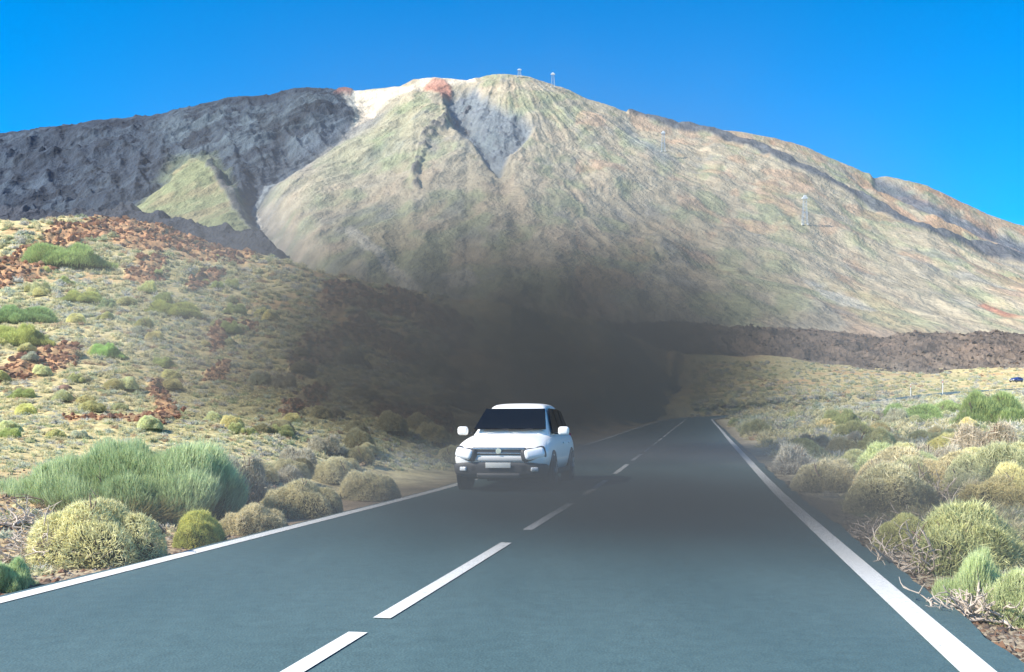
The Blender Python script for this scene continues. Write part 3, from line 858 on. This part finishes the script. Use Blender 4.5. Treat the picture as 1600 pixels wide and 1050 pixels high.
scatter_bushes(75, reg_right, ['cushion', 'round', 'grey', 'green2'], (0.9, 2.0), 'one of many low pale bushes covering the plain right of the road', 'low bushes on the plain right of the road', palette)
scatter_bushes(70, reg_hill, ['cushion', 'round', 'green', 'grey'], (0.5, 1.5), 'one of many small bushes dotted over the slope left of the road', 'small bushes on the left slope', [(.95, 1, .8), (.85, .92, .65), (1, 1, .8), (.88, .98, .9)], 46)
scatter_bushes(45, reg_bank, ['cushion', 'round', 'grey'], (0.8, 1.8), 'one of many dim bushes on the bank in and behind the added dark volume', 'bushes on the bank behind the added dark volume', [(.75, .75, .7), (.6, .6, .55)], 70)  # dark tints carry the oval's dimming in the bush colour

# ground cover: thousands of low tufts, one object
def tuft_proto(rng, nb, base, alt, style):
    l = [(0, 0, 0.5, 0.5, 0.36)] if rng.random() < 0.5 else [(-0.15, 0, 0.35, 0.4, 0.36), (0.25, 0.1, 0.28, 0.3, 0.28)]
    p, nn = lobes_surface(l, nb, rng)
    D = nn + rng.normal(size=p.shape) * 0.5 + np.array([0, 0, 0.3 if style else 0])
    col = np.array(base) + (np.array(alt) - np.array(base)) * rng.random((len(p), 1))
    V, q, t3, C1 = blades(p - unit(D) * 0.09, D, 0.24 * (0.6 + 0.8 * rng.random(len(p))), 0.026, col, rng)
    V2, q2, C2 = dome_core(l, 0.86, np.array(base) * 0.8, rng, 9, 4)
    return np.concatenate([V, V2]), np.concatenate([q, q2 + len(V)]), t3, np.concatenate([C1, C2])
rt = np.random.default_rng(31)
tps = [tuft_proto(rt, 55, tuple(np.array(a) * 1.35), tuple(np.array(b_) * 1.42), s) for a, b_, s in [((.44, .42, .22), (.60, .55, .36), 0), ((.32, .36, .20), (.46, .50, .29), 1), ((.42, .41, .35), (.58, .56, .48), 0),
       ((.50, .46, .26), (.66, .60, .40), 0), ((.36, .40, .30), (.50, .54, .42), 1), ((.38, .27, .17), (.50, .40, .26), 0)]]
def make_cover(name, pts, size, mixp, label, seed):
    rng = np.random.default_rng(seed)
    Vs, Qs, Ts, Cs, k = [], [], [], [], 0
    kind = rng.choice(len(tps), size=len(pts), p=mixp)
    for i, P in enumerate(pts):
        V, q, t3, c = tps[kind[i]]
        a = rng.random() * 6.283; s = size[i] * rng.uniform(0.6, 1.4)
        ca, sa = math.cos(a) * s, math.sin(a) * s
        W = np.stack([V[:, 0] * ca - V[:, 1] * sa + P[0], V[:, 0] * sa + V[:, 1] * ca + P[1], V[:, 2] * s * rng.uniform(0.7, 1.15) + P[2] - 0.02], 1)
        Vs.append(W.astype(np.float32)); Qs.append(q + k); Ts.append(t3 + k); Cs.append(c * rng.uniform(0.8, 1.2)); k += len(V)
    o = mobj(name, make_mesh(name, np.concatenate(Vs), [np.concatenate(Qs), np.concatenate(Ts)], np.clip(np.concatenate(Cs), 0, 1), smooth=False), M_leaf)
    tag(o, label, 'ground cover', kind='stuff')
def cover_pts(n, reg, rng, lim):
    px, py = reg(rng, n)
    P = ground_hit(px, py); P = P[~np.isnan(P[:, 0])]
    off, _ = road_near(P[:, 0], P[:, 1])
    P = P[(off < -4.2) | (off > 4.7 + rng.random(len(P)) * 1.0)]
    return P
# left slope
def r1(r, n): return r.uniform(-60, 700, n), 335 + 400 * r.random(n) ** 0.85
P = cover_pts(9000, r1, rt, 0)
_, off_, rm_, _, _, _ = terr(P[:, 0], P[:, 1], True)
P = P[rt.random(len(P)) > rm_ * 1.3]
make_cover('slope_scrub', P, np.clip(P[:, 1] * 0.0085, 0.10, 1.1), [.30, .14, .14, .24, .10, .08], 'low scrub tufts covering the slope left of the road', 1)
def r2(r, n):
    py = 566 + 274 * r.random(n) ** 1.1
    return r.uniform(1080, 1680, n), py
P = cover_pts(7500, r2, rt, 0)
make_cover('plain_scrub', P, np.clip(P[:, 1] * 0.014, 0.28, 1.4), [.30, .14, .20, .22, .12, .02], 'pale low scrub covering the plain right of the road', 2)
def r3(r, n):
    py = r.uniform(740, 1060, n); return 1200 + (py - 740) * 0.9 + r.random(n) ** 1.2 * 420, py
P = cover_pts(2200, r3, rt, 0)
make_cover('verge_scrub', P, 0.16 + 0.20 * rt.random(len(P)), [.22, .22, .20, .18, .14, .04], 'low dry tufts along the right verge', 3)
def r4(r, n):
    py = r.uniform(730, 1000, n); return r.uniform(-120, 450, n), py
P = cover_pts(700, r4, rt, 0)
make_cover('left_verge_scrub', P, 0.10 + 0.14 * rt.random(len(P)), [.22, .12, .26, .16, .12, .12], 'low dry tufts along the left verge', 4)

# gravel and litter on both verges
def gravel(name, reg, n, smin, smax, label, cols, seed, lo=3.4, hi=8):
    rng = np.random.default_rng(seed)
    px, py = reg(rng, n); P = ground_hit(px, py); P = P[~np.isnan(P[:, 0])]
    off, _ = road_near(P[:, 0], P[:, 1]); a = np.abs(off)
    P = P[(a > np.where(off < 0, 3.75, 4.15)) & (a < hi)]
    k0 = np.array([[1, 0, 0], [-1, 0, 0], [0, 1, 0], [0, -1, 0], [0, 0, 1], [0, 0, -1]], float)
    f0 = np.array([[0, 2, 4], [2, 1, 4], [1, 3, 4], [3, 0, 4], [2, 0, 5], [1, 2, 5], [3, 1, 5], [0, 3, 5]])
    m_ = len(P); s = rng.uniform(smin, smax, (m_, 1, 1)) * np.exp(rng.normal(size=(m_, 1, 1)) * 0.3)
    V = k0[None] * s * rng.uniform(0.5, 1.3, (m_, 6, 1)) * np.array([1.2, 1.2, 0.7])
    V = V + P[:, None, :] + rng.normal(size=(m_, 6, 3)) * s * 0.2
    Fc = (f0[None] + (np.arange(m_) * 6)[:, None, None]).reshape(-1, 3)
    cs = np.array(cols)[rng.integers(len(cols), size=m_)]
    cc_ = np.repeat(cs[:, None, :], 6, 1).reshape(-1, 3)
    tag(mobj(name, make_mesh(name, V.reshape(-1, 3), [Fc], cc_, smooth=False), M_leaf), label, 'gravel', kind='stuff')
gravel('right_verge_gravel', r3, 12000, 0.008, 0.030, 'brown gravel and litter along the right verge', [(.20, .15, .11), (.30, .24, .18), (.12, .10, .09), (.42, .36, .28), (.28, .17, .11)], 8)
gravel('left_verge_gravel', r4, 6500, 0.012, 0.04, 'reddish gravel along the left verge', [(.30, .20, .14), (.36, .27, .2), (.14, .11, .1), (.42, .38, .33), (.33, .18, .11)], 9, hi=14)

# rubble blocks on the lava ridge and the red outcrop
def rubble_obj(name, P, S_, cols, label, seed):
    rng = np.random.default_rng(seed)
    k0 = unit(np.array([[1, 0, 0.3], [-1, 0.2, 0], [0, 1, 0.2], [0.1, -1, 0], [0, 0.1, 1], [0, 0, -1], [.7, .7, .5], [-.7, -.6, .6]], float))
    f0 = np.array([[0, 6, 4], [6, 2, 4], [2, 1, 4], [1, 7, 4], [7, 3, 4], [3, 0, 4], [6, 0, 5], [2, 6, 5], [1, 2, 5], [7, 1, 5], [3, 7, 5], [0, 3, 5]])
    m_ = len(P)
    V = k0[None] * S_[:, None, None] * rng.uniform(0.55, 1.25, (m_, 8, 1)) + P[:, None, :]
    Fc = (f0[None] + (np.arange(m_) * 8)[:, None, None]).reshape(-1, 3)
    cs = np.array(cols)[rng.integers(len(cols), size=m_)]
    tag(mobj(name, make_mesh(name, V.reshape(-1, 3), [Fc], np.repeat(cs[:, None, :], 8, 1).reshape(-1, 3), smooth=False), M_leaf), label, 'rocks', kind='stuff')
ii = rt.integers(8, 104, 3200); jj = rt.integers(0, 1000, 3200)
P = np.stack([LX[ii, jj], LY[ii, jj], lz[ii, jj]], 1)
rubble_obj('lava_rubble', P, 0.3 + 0.9 * rt.random(len(P)) ** 3, [(.19, .15, .12), (.10, .085, .075), (.28, .2, .15), (.2, .17, .15)], 'brown lava rubble strewn over the ridge across the plain', 3)
ok = (RM > 0.5) & (PX > -60) & (PX < 760) & (YY > 12) & (YY < 200)
idx = np.argwhere(ok); idx = idx[rt.choice(len(idx), min(len(idx), 9000), replace=False)]
P = np.stack([XX[idx[:, 0], idx[:, 1]], YY[idx[:, 0], idx[:, 1]], ZZ[idx[:, 0], idx[:, 1]]], 1)
P[:, 0] += rt.normal(size=len(P)) * 0.1
rubble_obj('outcrop_rubble', P, np.clip(P[:, 1] * 0.0022, 0.04, 0.35) * (0.5 + 1.4 * rt.random(len(P)) ** 2), [(.40, .21, .12), (.32, .16, .10), (.16, .10, .08), (.48, .30, .19)], 'broken reddish rocks of the outcrops on the left slope', 4)

# ------------------------------------------------------------------ car building
import bmesh
def loft(name, secs, mat, parent, sub=2, caps=True):
    """closed body lofted through half sections (list of (x,z)) at each y, mirrored"""
    rows = []
    for y_, half in secs:
        full = [(x, z) for x, z in half] + [(-x, z) for x, z in half[::-1] if abs(x) > 1e-6]
        rows.append([(x, y_, z) for x, z in full])
    n = len(rows[0]); V = np.array(rows).reshape(-1, 3)
    i = np.arange(len(rows) * n).reshape(len(rows), n); j = np.roll(i, -1, 1)
    Fq = np.stack([i[:-1], j[:-1], j[1:], i[1:]], -1).reshape(-1, 4)
    me = bpy.data.meshes.new(name)
    fs = [tuple(f) for f in Fq.tolist()]
    if caps: fs += [tuple(i[0][::-1].tolist()), tuple(i[-1].tolist())]
    me.from_pydata(V.tolist(), [], fs); 
    for p in me.polygons: p.use_smooth = True
    o = mobj(name, me, mat, parent)
    bm_ = bmesh.new(); bm_.from_mesh(me); bmesh.ops.recalc_face_normals(bm_, faces=bm_.faces); bm_.to_mesh(me); bm_.free()
    if sub:
        md = o.modifiers.new('sub', 'SUBSURF'); md.levels = sub; md.render_levels = sub
    return o

def box(name, size, loc, mat, parent, bev=0.02, rot=(0, 0, 0), taper=None):
    bm_ = bmesh.new(); bmesh.ops.create_cube(bm_, size=1)
    for v in bm_.verts:
        v.co = Vector((v.co.x * size[0], v.co.y * size[1], v.co.z * size[2]))
        if taper and v.co.z > 0: v.co.x *= taper
    if bev: bmesh.ops.bevel(bm_, geom=bm_.edges[:], offset=min(bev, min(size) * 0.45), segments=3, affect='EDGES', profile=0.5)
    me = bpy.data.meshes.new(name); bm_.to_mesh(me); bm_.free()
    for p in me.polygons: p.use_smooth = True
    o = mobj(name, me, mat, parent, loc); o.rotation_euler = rot
    return o

def panel(name, pts, th, mat, parent):
    """thin solid panel through ordered 3-D corner points, thickness along its normal"""
    P = np.array(pts, float)
    nrm = np.cross(P[1] - P[0], P[-1] - P[0]); nrm /= np.linalg.norm(nrm)
    V = np.concatenate([P, P + nrm * th]); n = len(P)
    fs = [tuple(range(n))[::-1], tuple(range(n, 2 * n))] + [(i, (i + 1) % n, n + (i + 1) % n, n + i) for i in range(n)]
    me = bpy.data.meshes.new(name); me.from_pydata(V.tolist(), [], fs)
    bm_ = bmesh.new(); bm_.from_mesh(me); bmesh.ops.recalc_face_normals(bm_, faces=bm_.faces)
    bmesh.ops.bevel(bm_, geom=[e for e in bm_.edges], offset=min(th * 0.4, 0.01), segments=2, affect='EDGES'); bm_.to_mesh(me); bm_.free()
    return mobj(name, me, mat, parent)

def cyl(name, r, depth, loc, mat, parent, axis='x', seg=36, bev=0.02, inner=None):
    bm_ = bmesh.new()
    prof = [(0 if inner is None else inner, -depth / 2), (r - bev, -depth / 2), (r, -depth / 2 + bev), (r, depth / 2 - bev), (r - bev, depth / 2), (0 if inner is None else inner, depth / 2)]
    rings = []
    for k in range(seg):
        a = 2 * math.pi * k / seg
        rings.append([bm_.verts.new((h_, rr * math.cos(a), rr * math.sin(a)) if axis == 'x' else (rr * math.cos(a), h_, rr * math.sin(a))) for rr, h_ in prof])
    for k in range(seg):
        A_, B_ = rings[k], rings[(k + 1) % seg]
        for q in range(len(prof) - 1): bm_.faces.new((A_[q], A_[q + 1], B_[q + 1], B_[q]))
        if inner is not None: bm_.faces.new((A_[-1], A_[0], B_[0], B_[-1]))
    bmesh.ops.remove_doubles(bm_, verts=bm_.verts, dist=1e-5)
    bmesh.ops.recalc_face_normals(bm_, faces=bm_.faces)
    me = bpy.data.meshes.new(name); bm_.to_mesh(me); bm_.free()
    for p in me.polygons: p.use_smooth = True
    o = mobj(name, me, mat, parent, loc)
    md = o.modifiers.new('es', 'EDGE_SPLIT'); md.split_angle = R(40)
    return o

M_white = mat_plain('white_car_paint', (0.80, 0.79, 0.76), 0.35, coat=0.3)
M_blue = mat_plain('blue_car_paint', (0.02, 0.05, 0.32), 0.3, coat=0.6)
M_glass = mat_plain('dark_glass', (0.008, 0.009, 0.010), 0.08, spec=0.25)
M_black = mat_plain('black_plastic', (0.018, 0.018, 0.02), 0.55)
M_clad2 = mat_plain('grey_cladding', (0.13, 0.13, 0.13), 0.6)
M_darkbump = mat_plain('darkened_bumper', (0.05, 0.05, 0.052), 0.6)
M_rub = mat_plain('tyre_rubber', (0.02, 0.02, 0.02), 0.85)
M_chrome = mat_plain('chrome', (0.7, 0.7, 0.7), 0.2, metal=1)
M_alloy = mat_plain('alloy', (0.42, 0.42, 0.43), 0.35, metal=0.9)
M_lens = mat_plain('lamp_lens', (0.80, 0.82, 0.84), 0.08, coat=1)
M_silver = mat_plain('silver_trim', (0.45, 0.45, 0.44), 0.4)
M_plate = mat_plain('plate', (0.62, 0.62, 0.58), 0.5)
M_red = mat_plain('tail_lens', (0.35, 0.01, 0.01), 0.2)

def wheel(root, x, y_, r=0.38):
    wd = empty('wheel', (x, y_, r)); wd.parent = root
    cyl('tyre', r, 0.25, (0, 0, 0), M_rub, wd, bev=0.045)
    sx = 0.118 if x > 0 else -0.118
    rim = cyl('rim', r * 0.63, 0.03, (sx, 0, 0), M_black, wd, bev=0.008)
    bm_ = bmesh.new()
    for k in range(5):
        a = k * 2 * math.pi / 5
        m4 = Matrix.Rotation(a, 4, 'X') @ Matrix.Translation((0, 0, r * 0.33))
        bmesh.ops.create_cube(bm_, size=1, matrix=m4 @ Matrix.Diagonal((0.03, 0.07, r * 0.52, 1)))
    bmesh.ops.create_cone(bm_, cap_ends=True, segments=20, radius1=0.07, radius2=0.06, depth=0.05, matrix=Matrix.Rotation(R(90), 4, 'Y'))
    me = bpy.data.meshes.new('spokes'); bm_.to_mesh(me); bm_.free()
    mobj('spokes', me, M_alloy, wd, (sx * 1.16, 0, 0))

def make_car(name, paint, loc, rz, label, cat, sc=1.0, low=0.0):
    """nose towards local -y; low drops the roof for a saloon-like hatchback"""
    root = empty(name, loc, rz); root.scale = (sc, sc, sc)
    tag(root, label, cat)
    def sec(y_, zb, wb, zm, wm, zs, ws, zt, wt):
        return (y_, [(0, zb), (wb * 0.85, zb), (wb, zb + 0.05), (wm, zm), (wm * 0.995, (zm + zs) / 2 + 0.02), (ws, zs), (wt, zt), (0, zt + 0.02)])
    S_ = [(-2.40, .44, .62, .60, .70, .80, .66, .90, .50), (-2.36, .38, .80, .60, .90, .86, .84, .96, .66), (-2.2, .33, .88, .60, .985, .93, .93, 1.02, .74),
          (-1.9, .31, .91, .62, 1.0, 1.0, .94, 1.10, .76), (-1.4, .31, .92, .64, 1.0, 1.07, .94, 1.17, .77), (-1.0, .31, .92, .66, 1.0, 1.11, .93, 1.21, .78),
          (-.4, .31, .92, .68, 1.0, 1.12, .93, 1.18, .84), (.8, .31, .92, .68, 1.0, 1.13, .93, 1.19, .84), (1.7, .31, .92, .68, 1.0, 1.14, .93, 1.2, .84),
          (2.15, .34, .90, .68, .97, 1.12, .90, 1.18, .82), (2.33, .42, .82, .68, .90, 1.08, .84, 1.12, .7)]
    loft('body', [sec(*s) for s in S_], paint, root)
    d = low
    G = [(-1.22, 1.10, .84, 1.20, .74), (-1.05, 1.10, .86, 1.31 - d * .2, .72), (-.30, 1.1, .88, 1.80 - d, .63), (-.05, 1.1, .88, 1.86 - d, .61), (.8, 1.1, .88, 1.88 - d, .61), (1.6, 1.1, .88, 1.84 - d, .60), (1.95, 1.1, .86, 1.74 - d, .58), (2.25, 1.1, .84, 1.2, .74)]
    def gsec(y_, zb, wb, zt, wt):
        return (y_, [(0, zb), (wb, zb), (wb, zb + 0.02), (wt + 0.02, zt - 0.06 if zt > 1.4 else zt - 0.02), (wt - 0.06, zt), (0, zt + 0.015)])
    loft('cabin', [gsec(*s) for s in G], paint, root)
    # windscreen, side windows, rear window a little proud of the cabin
    zt = 1.80 - d
    ws = panel('windscreen', [(-.79, -1.19, 1.245), (.79, -1.19, 1.245), (.665, -.50, zt - .105), (-.665, -.50, zt - .105)], 0.02, M_glass, root)
    ws.location = (0, -0.035, 0.035)
    for s_ in (-1, 1):
        x0, x1 = .905 * s_, .69 * s_
        for a_, b_, c_, d_ in [(-.86, -.05, .28, .30), (.36, .08, 1.02, 1.04) if False else (.36, .38, 1.12, 1.10), (1.18, 1.16, 1.80, 1.55)]:
            if a_ < 0: q = [(-.86, 1.19), (.28, 1.19), (.28, 1.75 - d), (-.22, 1.75 - d)]
            elif a_ < 1: q = [(.36, 1.19), (1.10, 1.19), (1.10, 1.75 - d), (.36, 1.75 - d)]
            else: q = [(1.18, 1.19), (1.86, 1.19), (1.66, 1.70 - d), (1.18, 1.74 - d)]
            def xx(z): return s_ * (.885 + (.645 - .885) * (z - 1.12) / (1.80 - d - 1.12) + 0.012)
            pts = [(xx(z), y_, z) for y_, z in q]
            if s_ < 0: pts = pts[::-1]
            panel('side_window', pts, 0.012, M_glass, root)
        cyl('arch_trim', .455, .05, (s_ * .985, -1.46, .40), M_black, root, inner=.375, bev=.012)
        cyl('arch_trim', .455, .05, (s_ * .985, 1.42, .40), M_black, root, inner=.375, bev=.012)
        wheel(root, s_ * .90, -1.46); wheel(root, s_ * .90, 1.42)
        box('sill', (.06, 2.0, .12), (s_ * .985, 0, .38), M_black, root, .02)
        mr = box('mirror', (.24, .13, .19), (s_ * 1.12, -.86, 1.25), paint, root, .06)
        box('arm', (.14, .05, .05), (-s_ * .14, .02, -.05), M_black, mr, .015)
        gl_ = box('glass', (.18, .012, .13), (0, .068, 0), M_chrome, mr, .004)
        h_ = box('headlight', (.44, .20, .22), (s_ * .715, -2.34, .79), M_lens, root, .07, (R(-14), R(-s_ * 9), R(s_ * 30)))
        box('fog_lamp', (.16, .06, .09), (s_ * .74, -2.41, .48), M_lens, root, .03, (0, 0, R(s_ * 22)))
        box('door_handle', (.03, .2, .035), (s_ * .995, .12, .98), paint, root, .012)
        box('door_handle', (.03, .2, .035), (s_ * .995, 1.0, .98), paint, root, .012)
        box('tail_light', (.2, .1, .4), (s_ * .78, 2.27, .98), M_red, root, .03)
    gr = box('grille', (1.12, .06, .16), (0, -2.385, .84), M_black, root, .025)
    box('chrome_bar', (1.08, .02, .022), (0, -.035, .05), M_chrome, gr, .006)
    box('chrome_bar', (.94, .02, .018), (0, -.035, -.035), M_chrome, gr, .006)
    cyl('emblem', .062, .02, (0, -.045, .01), M_chrome, gr, axis='y', bev=.006)
    box('bumper_bar', (1.2, .07, .09), (0, -2.40, .68), M_silver, root, .03)
    box('air_intake', (1.16, .05, .15), (0, -2.405, .50), M_black, root, .03)
    loft('darkened_lower_bumper', [(-2.44, [(0, .36), (.60, .36), (.66, .42), (.67, .55), (.62, .62), (0, .62)]), (-2.38, [(0, .32), (.80, .32), (.90, .40), (.93, .56), (.86, .63), (0, .63)]), (-2.2, [(0, .30), (.92, .30), (.99, .38), (1.005, .56), (.97, .63), (0, .63)]), (-1.95, [(0, .30), (.94, .30), (1.0, .38), (1.012, .52), (.98, .57), (0, .57)])], M_darkbump, root, 2)  # added dark shell: darkening of the lower body put into its colour
    box('lamp_surround', (.54, .16, .27), (-.70, -2.31, .79), M_black, root, .07, (R(-14), R(9), R(-30)))
    box('lamp_surround', (.54, .16, .27), (.70, -2.31, .79), M_black, root, .07, (R(-14), R(-9), R(30)))
    box('number_plate', (.52, .02, .11), (0, -2.475, .56), M_plate, root, .006)
    box('skid_plate', (.90, .14, .10), (0, -2.40, .36), M_clad2, root, .03, (R(25), 0, 0))
    box('underbody', (1.6, 3.9, .16), (0, 0, .33), M_black, root, .04)
    for x_, r_ in ((-.30, 14), (.22, 14)):
        box('wiper', (.55, .02, .02), (x_, -1.235, 1.275), M_black, root, .005, (0, R(-4), 0))
    panel('rear_window', [(.62, 2.27, 1.3), (-.62, 2.27, 1.3), (-.50, 2.07, 1.66 - d), (.50, 2.07, 1.66 - d)], 0.01, M_glass, root).location = (0, .02, .02)
    return root

make_car('off_road_car', M_white, (0.18, 22.6, 0.035), R(-10.8), 'white off-road car with a dark grille driving towards us in the left lane', 'car')
hb = ground_hit([1588], [602])[0]
yb = 279.0; xb = pu(1588) * yb
ob, zb_ = road_near(np.array([xb]), np.array([yb]))
make_car('hatchback', M_blue, (float(xb), yb, float(terr(np.array([xb]), np.array([yb]))[0]) + 0.5), R(-62), 'tiny dark blue car on the far road at the right edge', 'car', 0.88, 0.25)

# ------------------------------------------------------------------ snow poles by the far road
M_pole = mat_plain('white_pole', (0.82, 0.82, 0.80), 0.5)
M_pred = mat_plain('red_band', (0.55, 0.06, 0.05), 0.5)
for px_, py0, py1, Yp, lab in [(1423, 600, 622, 196, 'white snow pole by the far road, left of the pair'), (1473, 597, 620, 201, 'white snow pole by the far road, nearer to the blue car')]:
    X_ = float(pu(px_) * Yp); zg = float(terr(np.array([X_]), np.array([float(Yp)]))[0])
    r_ = empty('snow_pole', (X_, Yp, zg)); tag(r_, lab, 'pole', 'snow poles by the far road')
    hgt = (py1 - py0) / F * Yp
    cyl('post', .07, hgt, (0, 0, hgt / 2), M_pole, r_, bev=.01, seg=12).rotation_euler = (0, R(90), 0)
    cyl('band', .075, .35, (0, 0, hgt - .45), M_pred, r_, bev=.01, seg=12).rotation_euler = (0, R(90), 0)

# ------------------------------------------------------------------ cable car pylons on the mountain
M_py = mat_plain('pylon_steel', (0.36, 0.45, 0.55), 0.6)
M_pyh = mat_plain('pylon_head', (0.70, 0.74, 0.78), 0.6)
M_conc = mat_plain('concrete', (0.62, 0.60, 0.55), 0.9)
def mountain_at(px, py):
    u_ = float(pu(px)); c = int(np.argmin(np.abs(mu - u_)))
    vv = (MZ[:len(s_front), c] - CAM_H) / MY[:len(s_front), c]
    run = np.maximum.accumulate(vv); k = int(np.searchsorted(run, float(pv(py))))
    k = min(k, len(s_front) - 2)
    return MX[k, c], MY[k, c], MZ[k, c]
def pylon(px, ybase, ytop, wpx, label):
    X_, Y_, Z_ = mountain_at(px, ybase)
    H = (ybase - ytop) / F * Y_; Wd = wpx / F * Y_
    r_ = empty('cable_car_pylon', (X_, Y_, Z_ - 2)); tag(r_, label, 'pylon', 'cable car pylons on the mountain')
    H += 2
    paths, rad = [], []
    b0, t0_ = Wd * 0.5, Wd * 0.27
    lv = np.linspace(0, 1, 8)
    cs = [(-1, -1), (1, -1), (1, 1), (-1, 1)]
    leg = Wd * 0.05
    for c in cs:
        paths.append([(c[0] * (b0 + (t0_ - b0) * k), c[1] * (b0 + (t0_ - b0) * k), H * 0.9 * k) for k in lv]); rad.append(leg)
    Vl, Fl = tubes(paths, rad, 6)
    mobj('lattice_legs', make_mesh('lattice_legs', Vl, [Fl]), M_py, r_)
    paths, rad = [], []
    for a_, b_ in zip(lv[:-1], lv[1:]):
        for i in range(4):
            c0, c1 = cs[i], cs[(i + 1) % 4]
            wa, wb = b0 + (t0_ - b0) * a_, b0 + (t0_ - b0) * b_
            paths.append([(c0[0] * wa, c0[1] * wa, H * .9 * a_), (c1[0] * wb, c1[1] * wb, H * .9 * b_)]); rad.append(leg * .6)
            paths.append([(c1[0] * wa, c1[1] * wa, H * .9 * a_), (c0[0] * wb, c0[1] * wb, H * .9 * b_)]); rad.append(leg * .6)
    Vl, Fl = tubes(paths, rad, 4)
    mobj('bracing', make_mesh('bracing', Vl, [Fl]), M_py, r_)
    box('cross_arm', (Wd * 1.1, Wd * .5, H * .05), (0, 0, H * .91), M_pyh, r_, .2)
    box('head_frame', (Wd * .75, Wd * .4, H * .06), (0, 0, H * .975), M_pyh, r_, .2, taper=.6)
    for s_ in (-1, 1): box('footing', (Wd * .45, Wd * .6, H * .07), (s_ * Wd * .5, -Wd * .2, H * .015 + 1.5), M_conc, r_, .3)
pylon(811, 121, 108, 6, 'tiny pylon standing highest, just right of the summit')
pylon(864, 137, 114, 6, 'pylon breaking the skyline on the right shoulder of the summit')
pylon(1258, 352, 306, 8, 'tallest looking pylon, blue-grey on the right mountain flank')
pylon(1037, 238, 206, 6, 'faint pylon on the upper right flank, below the skyline')

# ------------------------------------------------------------------ added volume standing in for a darkened oval over the view
def added_dark_volume():
    bm_ = bmesh.new(); bmesh.ops.create_icosphere(bm_, subdivisions=4, radius=1)
    me = bpy.data.meshes.new('added_dark_volume'); bm_.to_mesh(me); bm_.free()
    o = mobj('added_dark_volume', me)
    o.location = (1.5, 33, 4.5); o.scale = (20, 28.5, 17)
    m = bpy.data.materials.new('added_dark_grey'); m.use_nodes = True
    t = m.node_tree; t.nodes.clear()
    out = t.nodes.new('ShaderNodeOutputMaterial')
    pv_ = t.nodes.new('ShaderNodeVolumePrincipled')
    pv_.inputs['Color'].default_value = (0.17, 0.155, 0.135, 1)
    pv_.inputs['Anisotropy'].default_value = 0.0
    geo = t.nodes.new('ShaderNodeNewGeometry')
    def blob(c, r, amp):
        a = t.nodes.new('ShaderNodeVectorMath'); a.operation = 'SUBTRACT'; a.inputs[1].default_value = c
        t.links.new(geo.outputs['Position'], a.inputs[0])
        d = t.nodes.new('ShaderNodeVectorMath'); d.operation = 'DIVIDE'; d.inputs[1].default_value = r
        t.links.new(a.outputs[0], d.inputs[0])
        q = t.nodes.new('ShaderNodeVectorMath'); q.operation = 'DOT_PRODUCT'
        t.links.new(d.outputs[0], q.inputs[0]); t.links.new(d.outputs[0], q.inputs[1])
        e = t.nodes.new('ShaderNodeMath'); e.operation = 'MULTIPLY'; e.inputs[1].default_value = -1
        t.links.new(q.outputs['Value'], e.inputs[0])
        x = t.nodes.new('ShaderNodeMath'); x.operation = 'EXPONENT'; t.links.new(e.outputs[0], x.inputs[0])
        k = t.nodes.new('ShaderNodeMath'); k.operation = 'MULTIPLY'; k.inputs[1].default_value = amp
        t.links.new(x.outputs[0], k.inputs[0])
        return k
    def add(a, b_):
        s = t.nodes.new('ShaderNodeMath'); s.operation = 'ADD'
        t.links.new(a.outputs[0], s.inputs[0]); t.links.new(b_.outputs[0], s.inputs[1]); return s
    tot = None
    for c, r_, amp in DARK_BLOBS:
        k = blob(c, r_, amp); tot = k if tot is None else add(tot, k)
    nz = t.nodes.new('ShaderNodeTexNoise'); nz.inputs['Scale'].default_value = 0.22; nz.inputs['Detail'].default_value = 3
    t.links.new(geo.outputs['Position'], nz.inputs['Vector'])
    mr = t.nodes.new('ShaderNodeMapRange'); mr.inputs['From Min'].default_value = 0.3; mr.inputs['From Max'].default_value = 0.7
    mr.inputs['To Min'].default_value = 0.55; mr.inputs['To Max'].default_value = 1.45
    t.links.new(nz.outputs['Fac'], mr.inputs['Value'])
    mu_ = t.nodes.new('ShaderNodeMath'); mu_.operation = 'MULTIPLY'
    t.links.new(tot.outputs[0], mu_.inputs[0]); t.links.new(mr.outputs[0], mu_.inputs[1])
    t.links.new(mu_.outputs[0], pv_.inputs['Density'])
    cr = t.nodes.new('ShaderNodeValToRGB')
    cr.color_ramp.elements[0].position = 0.0; cr.color_ramp.elements[0].color = (0.37, 0.375, 0.375, 1)
    cr.color_ramp.elements[1].position = 0.10; cr.color_ramp.elements[1].color = (0.095, 0.097, 0.095, 1)
    t.links.new(mu_.outputs[0], cr.inputs[0]); t.links.new(cr.outputs[0], pv_.inputs['Color'])
    t.links.new(pv_.outputs[0], out.inputs['Volume'])
    me.materials.append(m)
    tag(o, 'soft dark grey volume added over the road to darken the view behind the white car', 'added_dark_volume', kind='stuff')
    return o
DARK_BLOBS = [((0.6, 39, 3.6), (6.9, 6.8, 3.9), 0.22), ((3.8, 38, 2.6), (6.0, 7, 2.9), 0.12), ((0.2, 38, 5.1), (11.2, 7.5, 5.7), 0.12), ((-6.4, 30.5, 3.2), (5.2, 4.8, 3.4), 0.085), ((1.9, 14.2, 0.1), (3.9, 4.8, 0.55), 0.75)]  # added soft blobs that darken the middle of the view
added_dark_volume()
